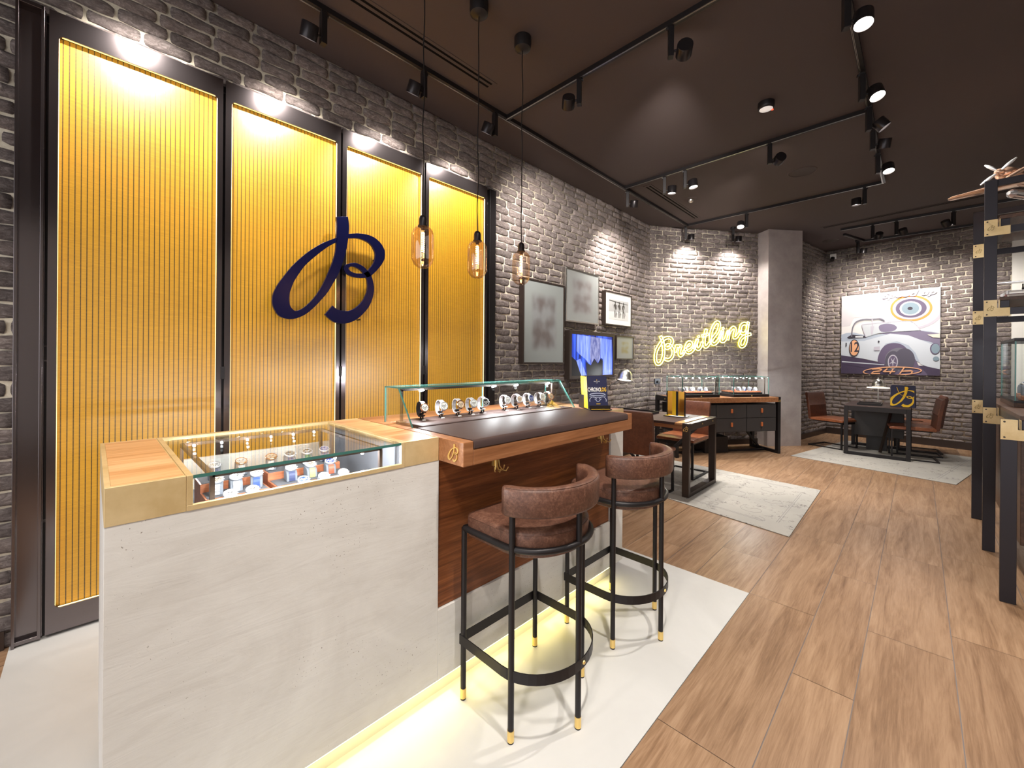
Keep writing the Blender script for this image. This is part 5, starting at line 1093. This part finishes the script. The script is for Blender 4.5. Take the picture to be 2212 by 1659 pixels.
def ringp(cx, cy, rx, ry, w, mat, name='ring'):
    _lay[0] += 1; A = cc(ell(cx, cy, rx, ry)); B = cc(ell(cx, cy, rx-w, ry-w*.8)); cl = lambda p: (min(1, max(0, p[0])), min(1, max(0, p[1])))
    mb = MB(); mb.ribbon([(cl(a), cl(b)) for a, b in zip(A, B)], PF(_lay[0]*.0004), .0003, closed=True); return mb.make(name, PCM[mat], PS, True)
pp([(72, 155), (300, 140), (230, 300), (160, 420), (72, 430)], 'cloud', 'sky_wash'); pp([(190, 190), (440, 110), (480, 300), (200, 320)], 'white', 'sky_wash', True)
pp([(150, 320), (300, 300), (420, 290), (430, 330), (300, 345), (160, 350)], 'cloud', 'cloud', True)
ringp(700, 290, 285, 185, 28, 'lilac', 'target_ring'); ringp(715, 280, 225, 160, 30, 'white', 'target_ring')
ringp(716, 278, 177, 118, 20, 'orange', 'target_ring'); pp(ell(716, 278, 157, 101), 'lilac', 'target_ring'); pp(ell(717, 278, 130, 84), 'violet', 'target_ring'); pp(ell(714, 279, 92, 64), 'white', 'target_ring'); pp(ell(713, 279, 74, 54), 'teal', 'target_disc'); pp(ell(711, 279, 22, 15), 'ink', 'target_centre')
pp([(72, 500), (120, 485), (200, 482), (300, 505), (420, 505), (560, 490), (700, 480), (800, 478), (880, 488), (955, 510), (955, 830), (880, 800), (800, 770), (700, 720), (72, 690)], 'body', 'car_body')
pp([(72, 685), (200, 700), (430, 755), (700, 790), (955, 800), (955, 890), (72, 846)], 'ground', 'road')
pp([(430, 490), (560, 485), (800, 482), (955, 512), (955, 620), (870, 580), (700, 540), (560, 520)], 'bodydk', 'bonnet_stripe'); pp([(540, 500), (700, 520), (860, 590), (955, 640), (955, 830), (860, 805), (800, 780), (760, 680), (700, 610), (600, 570), (500, 590), (450, 660), (430, 750), (300, 720), (120, 690), (72, 680), (72, 560), (300, 560)], 'bodylt', 'car_side')
pp([(430, 750), (445, 670), (495, 605), (570, 585), (650, 605), (710, 670), (760, 740), (790, 800), (850, 890), (600, 880), (500, 780)], 'violet', 'wheel_arch', True)
pp([(72, 690), (200, 705), (430, 755), (500, 775), (500, 830), (300, 800), (72, 760)], 'ground', 'underbody'); pp([(80, 735), (490, 775), (490, 782), (80, 745)], 'bodylt', 'exhaust_pipe')
pp(ell(615, 735, 120, 105), 'tyrelt', 'tyre'); pp(ell(665, 740, 90, 105), 'tyre', 'tyre'); pp(ell(568, 755, 72, 98), 'tyre', 'tyre'); pp(ell(566, 755, 45, 65), 'lilac', 'wheel_rim'); pp(ell(566, 755, 36, 55), 'violet', 'wheel')
for k in range(5):
    a = k*2*pi/5+.3; pp([(566+6*math.cos(a+1.57), 755+8*math.sin(a+1.57)), (566+36*math.cos(a), 755+54*math.sin(a)), (566-6*math.cos(a+1.57), 755-8*math.sin(a+1.57))], 'lilac', 'wheel_spoke')
pp([(130, 525), (180, 500), (310, 515), (320, 530), (150, 535)], 'ink', 'cockpit'); pp([(215, 515), (290, 518), (290, 528), (215, 527)], 'white', 'seat_detail')
pp([(275, 415), (300, 405), (700, 392), (745, 410), (800, 478), (560, 485), (430, 495), (320, 525)], 'glass', 'windscreen')
pp([(440, 430), (500, 410), (570, 420), (600, 450), (560, 480), (460, 480)], 'bodydk', 'driver_shape', True); pp([(360, 430), (395, 430), (380, 505), (365, 505)], 'lilac', 'screen_frame')
def pl_(P, w, mat, name):
    Q = smoothpts(P, 5); prs = []
    for i in range(len(Q)):
        a_, b_ = Q[max(0, i-1)], Q[min(len(Q)-1, i+1)]; tx, ty = b_[0]-a_[0], b_[1]-a_[1]; l = math.hypot(tx, ty) or 1; prs.append(((Q[i][0]-ty/l*w, Q[i][1]+tx/l*w), (Q[i][0]+ty/l*w, Q[i][1]-tx/l*w)))
    _lay[0] += 1; A = cc([p[0] for p in prs]); B = cc([p[1] for p in prs]); mb = MB(); mb.ribbon(list(zip(A, B)), PF(_lay[0]*.0004), .0003); return mb.make(name, PCM[mat], PS, True)
pl_([(178, 520), (188, 440), (220, 390), (290, 368), (370, 368), (450, 366), (490, 385)], 6, 'tyrelt', 'roll_bar'); pl_([(375, 368), (378, 430), (370, 505)], 5, 'lilac', 'roll_bar'); pl_([(278, 415), (295, 470), (318, 525)], 4, 'lilac', 'screen_edge'); pl_([(278, 413), (500, 397), (700, 392), (745, 408), (800, 478)], 3, 'lilac', 'screen_edge')
pp(ell(917, 645, 40, 50), 'violet', 'headlamp'); pp(ell(920, 645, 33, 44), 'teal', 'headlamp'); pp(ell(925, 735, 24, 20), 'teal', 'indicator_lamp'); pp([(855, 518), (955, 512), (955, 550), (900, 545)], 'cream', 'bonnet_scoop'); pp([(118, 572), (130, 572), (130, 604), (118, 604)], 'ink', 'vent'); pp(ell(438, 569, 9, 9), 'ink', 'fuel_cap')
pp([(395, 615), (450, 612), (448, 650), (395, 648)], 'lilac', 'side_vent')
pp(ell(205, 621, 52, 77), 'ink', 'number_roundel'); pp(ell(205, 621, 45, 68), 'peach', 'number_roundel')
def ptext(txt, size, cx, cy, mat, name, shear=0, sx=1, bold=0):
    _lay[0] += 1; a0, b0 = cc([(cx, cy)])[0]; o_ = PF(_lay[0]*.0004)
    vs, fs = text_mesh(txt, size, lambda a, b, d: o_(a0+a/PW, b0-b/PH, .0002), 0, shear=shear, sx=sx, bold=bold); mb = MB(); mb.add(vs, fs); return mb.make(name, PCM[mat], PS, True)
ptext('12', .26, 203, 618, 'ink', 'number', 0, .62, .004)
ptext('Speed up', .125, 690, 152, 'lilac', 'lettering', .3, 1.5, .005)
ringp(553, 838, 262, 42, 12, 'peach', 'oval')
for P_ in ([(378, 814), (440, 813), (468, 820), (452, 833), (392, 838), (374, 854), (452, 856)], [(520, 814), (486, 840), (588, 842)], [(572, 816), (540, 862)], [(668, 806), (628, 864)], [(646, 840), (722, 838), (738, 844), (722, 868)]):
    Q_ = []
    for a_, b_ in zip(P_[:-1], P_[1:]): Q_ += [a_, tuple(a_[i_]*.15+b_[i_]*.85 for i_ in (0, 1))]
    pl_(Q_+[P_[-1]], 5.5, 'peach', 'lettering')
# emergency light / camera
ec = back(1800, 560, .04); EC = thing('emergency_light', 'small grey emergency light high in the niche corner', 'wall fitting', ec); mb = MB(); T = Matrix.Translation(ec); mb.box((-.03, -.05, .0), (.03, .05, .10), 0, T); mb.make('housing', m_white, EC, True, bevel=.006)
mb = MB(); mb.cyl(ec+nB*.03+Vector((0, 0, .02)), ec+nB*.07+Vector((0, 0, -.03)), .035, 16); mb.make('lamp_eye', m_black, EC, True)

# ================================================================== DISPLAY RACK ON THE RIGHT
RK = thing('display_rack', 'tall black steel rack with brass corner brackets at right edge', 'display rack', (4.7, -.9, 0)); ry = -.345; rw = .064; ryb = -1.45
xs_ = (3.760, 4.693, 5.588)
for i, x in enumerate(xs_):
    zt_ = 1.074 if i == 0 else 2.766
    for y in (ry-rw, ryb):
        mb = MB(); mb.box((x, y, 0), (x+.03, y+rw, zt_)); po = mb.make('post', m_rack, RK, True, bevel=.002)
        if y == ryb: continue
        for (z0, z1) in (((.955, 1.074),) if i == 0 else ((.953, 1.072), (1.750, 1.872), (2.350, 2.470))):
            mb = MB(); mb.box((x-.004, ry-rw-.001, z0), (x, ry+.001, z1)); mb.box((x-.004, ry-rw-.062, z0), (x, ry-rw, z0+.062)); mb.box((x-.004, ry-rw-.014, z0+.062), (x+.05, ry-rw-.010, z1)); br = mb.make('brass_bracket', m_brass, po, True, bevel=.001)
            mb = MB(); f_ = lambda a, b, d: (x-.0045-d, ry-rw/2-a*.035, (z0+z1)/2+b*.04); letterB(mb, f_, .0006); mb.make('engraved_letter', M('engraving', (.34, .24, .10), .5, .6), br, True) if i else None
            for zz in (z0+.014, z1-.014): mb = MB(); mb.cyl((x-.004, ry-.014, zz), (x-.007, ry-.014, zz), .005, 10); mb.make('screw', m_bronze, br, True)
    lv = [.965] if i == 0 else [.965, 1.762, 2.362]
    for z in lv: mb = MB(); mb.box((x+.002, ryb+rw, z), (x+.028, ry-rw, z+.05)); mb.make('cross_rail', m_rack, RK, True, bevel=.002)
    if i: mb = MB(); mb.box((x+.001, ryb+rw, 2.716), (x+.029, ry-rw, 2.765)); mb.make('top_rail', m_rack, RK, True, bevel=.002)
for z, x0 in ((1.02, xs_[0]), (1.815, xs_[1]), (2.415, xs_[1])):
    for y in (ry-rw-.06, ryb+.03): mb = MB(); mb.box((x0+.0, y, z), (xs_[2]+.03, y+.045, z+.05)); mb.make('long_rail', m_rack, RK, True, bevel=.002)
for z, x0, m_ in ((1.07, xs_[0]+.02, m_walnut_dk), (1.866, xs_[1]+.0, m_walnut_dk), (2.466, xs_[1]+.0, m_walnut_dk)):
    mb = MB(); mb.box((x0, ryb+.02, z+.001), (xs_[2]+.02, ry-rw-.012, z+.026)); mb.make('wood_shelf', m_, RK, True, bevel=.001)
CBN = thing('drawer_cabinet', 'walnut cabinet hung low inside the display rack', 'cabinet', (4.7, -.9, .33)); mb = MB(); mb.box((3.80, ryb+.02, .34), (5.57, ry-rw-.016, .955)); mb.make('body', m_walnut_dk, CBN, True, bevel=.003)
# glass cases on the rack
def rcase(x0, x1, y0, y1, label, z0=1.097, h=.46):
    G = thing('rack_glass_case', label, 'display case', ((x0+x1)/2, (y0+y1)/2, z0))
    mb = MB(); mb.box((x0, y0, z0), (x1, y1, z0+.03)); mb.make('wood_base', m_walnut_dk, G, True, bevel=.002); mb = MB(); mb.box((x0, y0, z0+.03), (x1, y1, z0+.045)); mb.make('black_band', m_black, G, True)
    mb = MB(); mb.box((x0+.004, y0+.004, z0+.045), (x0+.009, y1-.004, z0+h)); mb.box((x0+.009, y1-.009, z0+.045), (x1-.004, y1-.004, z0+h)); mb.box((x1-.009, y0+.004, z0+.045), (x1-.004, y1-.009, z0+h)); mb.box((x0+.009, y0+.004, z0+.045), (x1-.009, y0+.009, z0+h)); g = mb.make('glass_walls', m_glass, G, True)
    for a, b in ((x0+.002, y1-.010), (x1-.010, y1-.010), (x0+.002, y0+.004)): mb = MB(); mb.box((a, b, z0+.045), (a+.008, b+.007, z0+h)); mb.make('glass_edge', m_gedge, g, True)
    mb = MB(); mb.box((x0, y0, z0+h), (x1, y1, z0+h+.022)); mb.make('lid', m_black, G, True, bevel=.002)
    pointl(((x0+x1)/2, (y0+y1)/2, z0+h-.05), 4)
    return G
rcase(4.50, 5.18, -1.0, -.472, 'tall glass display case behind the middle rack post'); rcase(3.86, 4.32, -1.1, -.52, 'glass display case cut by the right edge of photo', 1.097, .50)
for k, (x, y) in enumerate(((4.62, -.56), (4.78, -.64), (4.95, -.58))):
    lb = ['first', 'second', 'third'][k]; bx = thing('wood_block', 'walnut block, %s from the left in the rack glass case' % lb, 'display block', (x, y, 1.1425)); mb = MB(); mb.box((x-.06, y-.06, 1.1425), (x+.06, y+.05, 1.175)); mb.make('block', m_walnut, bx, True, bevel=.002)
    w_ = cush_watch(m_steel, 'black', 'steel', 'steel watch on the %s walnut block in the rack case' % lb); w_.location = (x, y, 1.1765); w_.scale = (1.5, 1.5, 1.5); w_.rotation_euler = (0, 0, -.9)
    c = cu0.copy(); COL.objects.link(c); c.location = (x, y, 1.1752); c.scale = (1.5, 1.5, 1.5); c.rotation_euler = (0, 0, -.9); tag(c, 'cushion under the watch on the %s walnut block in rack case' % lb, 'watch cushion')
# propeller aeroplane on the top shelf
AP = thing('model_aeroplane', 'copper coloured metal model aeroplane on top of the rack', 'model aeroplane', (5.05, -.75, 2.4925)); m_cop = M('polished_copper', (.88, .58, .42), .22, .75); m_sil = M('polished_silver', (.88, .88, .9), .18, .7)
hub = ax(2158, 372, 4.86); wt = ax(2048, 431, 5.0)
mb = MB(); dirf = Vector((1, -.62, -.10)).normalized()
TQ = Matrix.Translation(hub) @ dirf.to_track_quat('Z', 'Y').to_matrix().to_4x4()
mb.lathe([(0, -.035), (.014, -.028), (.024, -.012), (.028, .005), (.028, .02), (.045, .035), (.055, .08), (.058, .18), (.05, .32), (.035, .48), (.015, .62), (0, .64)], 28, TQ); fu = mb.make('fuselage', m_cop, AP, True, smooth='auto')
for tipuv in ((2127, 357), (2196, 340), (2118, 400)):
    tip = ax(*tipuv, 4.85); d_ = (tip-hub); L_ = d_.length; d_.normalize(); sd = d_.cross(Vector((1, -.6, 0))).normalized()
    mb = MB(); A_ = [hub+d_*.012+Vector((-.01, 0, 0)), hub+d_*L_*.5+Vector((-.012, 0, 0)), tip]; mb.tube([A_[0], A_[0].lerp(A_[1], .5), A_[1], A_[1].lerp(A_[2], .5), A_[2]], .008, 10, rr=[.007, .010, .012, .011, .005]); mb.make('propeller_blade', m_sil, AP, True, smooth='auto')
sp = Vector((.12, -1, .115)); sp.normalize(); nose = wt
W0 = [(wt+sp*0, .004, .02), (wt+sp*.02, .010, .05), (wt+sp*.3, .016, .09), (wt+sp*.75, .024, .15), (wt+sp*1.05, .020, .14), (wt+sp*1.5, .006, .06)]
vs = []; fs = []; K = 12
for p_, th_, ch_ in W0:
    for k in range(K): a_ = 2*pi*k/K; vs.append(p_+Vector((ch_*math.cos(a_), 0, 0))+Vector((0, 0, th_*math.sin(a_))))
for i in range(len(W0)-1): fs += [(i*K+k, i*K+(k+1) % K, (i+1)*K+(k+1) % K, (i+1)*K+k) for k in range(K)]
fs += [tuple(range(K))[::-1], tuple((len(W0)-1)*K+k for k in range(K))]
mb = MB(); mb.add(vs, fs); mb.make('wing', m_cop, AP, True, smooth='auto')
en = ax(2186, 418, 4.9); mb = MB(); mb.cyl(en, en+Vector((.22, -.14, -.0)), .032, 20); mb.cyl(en-Vector((.03, -.02, 0)), en, .012, 16, r2=.032); mb.make('engine', m_sil, AP, True, smooth='auto')
mb = MB(); mb.tube([(5.02, -.62, 2.4925), (5.02, -.61, 2.6), (5.06, -.60, 2.74)], .016, 12); mb.lathe([(0, 0), (.07, 0), (.07, .012), (.02, .03), (0, .03)], 24, Matrix.Translation((5.02, -.62, 2.4925))); mb.make('display_foot', m_cop, AP, True, smooth='auto')
en = ax(2178, 384, 4.8); mb = MB(); mb.tube([en, en+Vector((.1, -.13, .10)), en+Vector((.2, -.26, .2))], .016, 12); mb.lathe([(0, -.014), (.014, -.006), (.014, .006), (0, .014)], 16, Matrix.Translation(en)); mb.make('exhaust_tube', m_cop, AP, True, smooth='auto')
# books and little plane on the middle shelf
for k in range(3):
    z = 1.893+k*.028; b_ = thing('book', ['bottom book of the small pile on the middle rack shelf', 'middle book of the small pile on the rack shelf', 'top grey book under the little aeroplane on rack'][k], 'book', (5.2, -.66, z), math.radians(3*k-3), 'books on the middle rack shelf')
    mb = MB(); mb.box((-.13, -.17, .002), (.13, .168, .0255)); mb.make('pages', m_paper, b_); mb = MB(); mb.box((-.133, -.172, 0), (.133, .172, .002)); mb.box((-.133, -.172, .0255), (.133, .172, .0275)); mb.box((-.133, .169, .002), (.133, .172, .0255)); mb.make('cover', [m_bronze, M('maroon_cover', (.16, .04, .05), .5), M('grey_cover', (.45, .45, .48), .5)][k], b_)
SP = thing('model_aeroplane', 'small gold and white model aeroplane standing on the books', 'model aeroplane', (5.2, -.66, 1.977))
mb = MB(); mb.beam((5.14, -.42, 2.045), (5.14, -.98, 2.055), .09, .010); mb.make('wing', m_sil, SP, True, bevel=.003); mb = MB(); mb.tube([(5.06, -.60, 2.03), (5.12, -.64, 2.03), (5.35, -.80, 2.01)], .02, 12, rr=[.016, .024, .006]); mb.make('fuselage', m_gold, SP, True, smooth='auto')
for yy in (-.58, -.68): mb = MB(); mb.tube([(5.14, yy, 2.03), (5.13, yy, 1.99)], .004, 8); mb.lathe([(0, -.006), (.012, -.006), (.012, .006), (0, .006)], 16, Matrix.Translation((5.13, yy, 1.989)) @ Matrix.Rotation(pi/2, 4, 'X')); mb.make('wheel', m_black, SP, True)
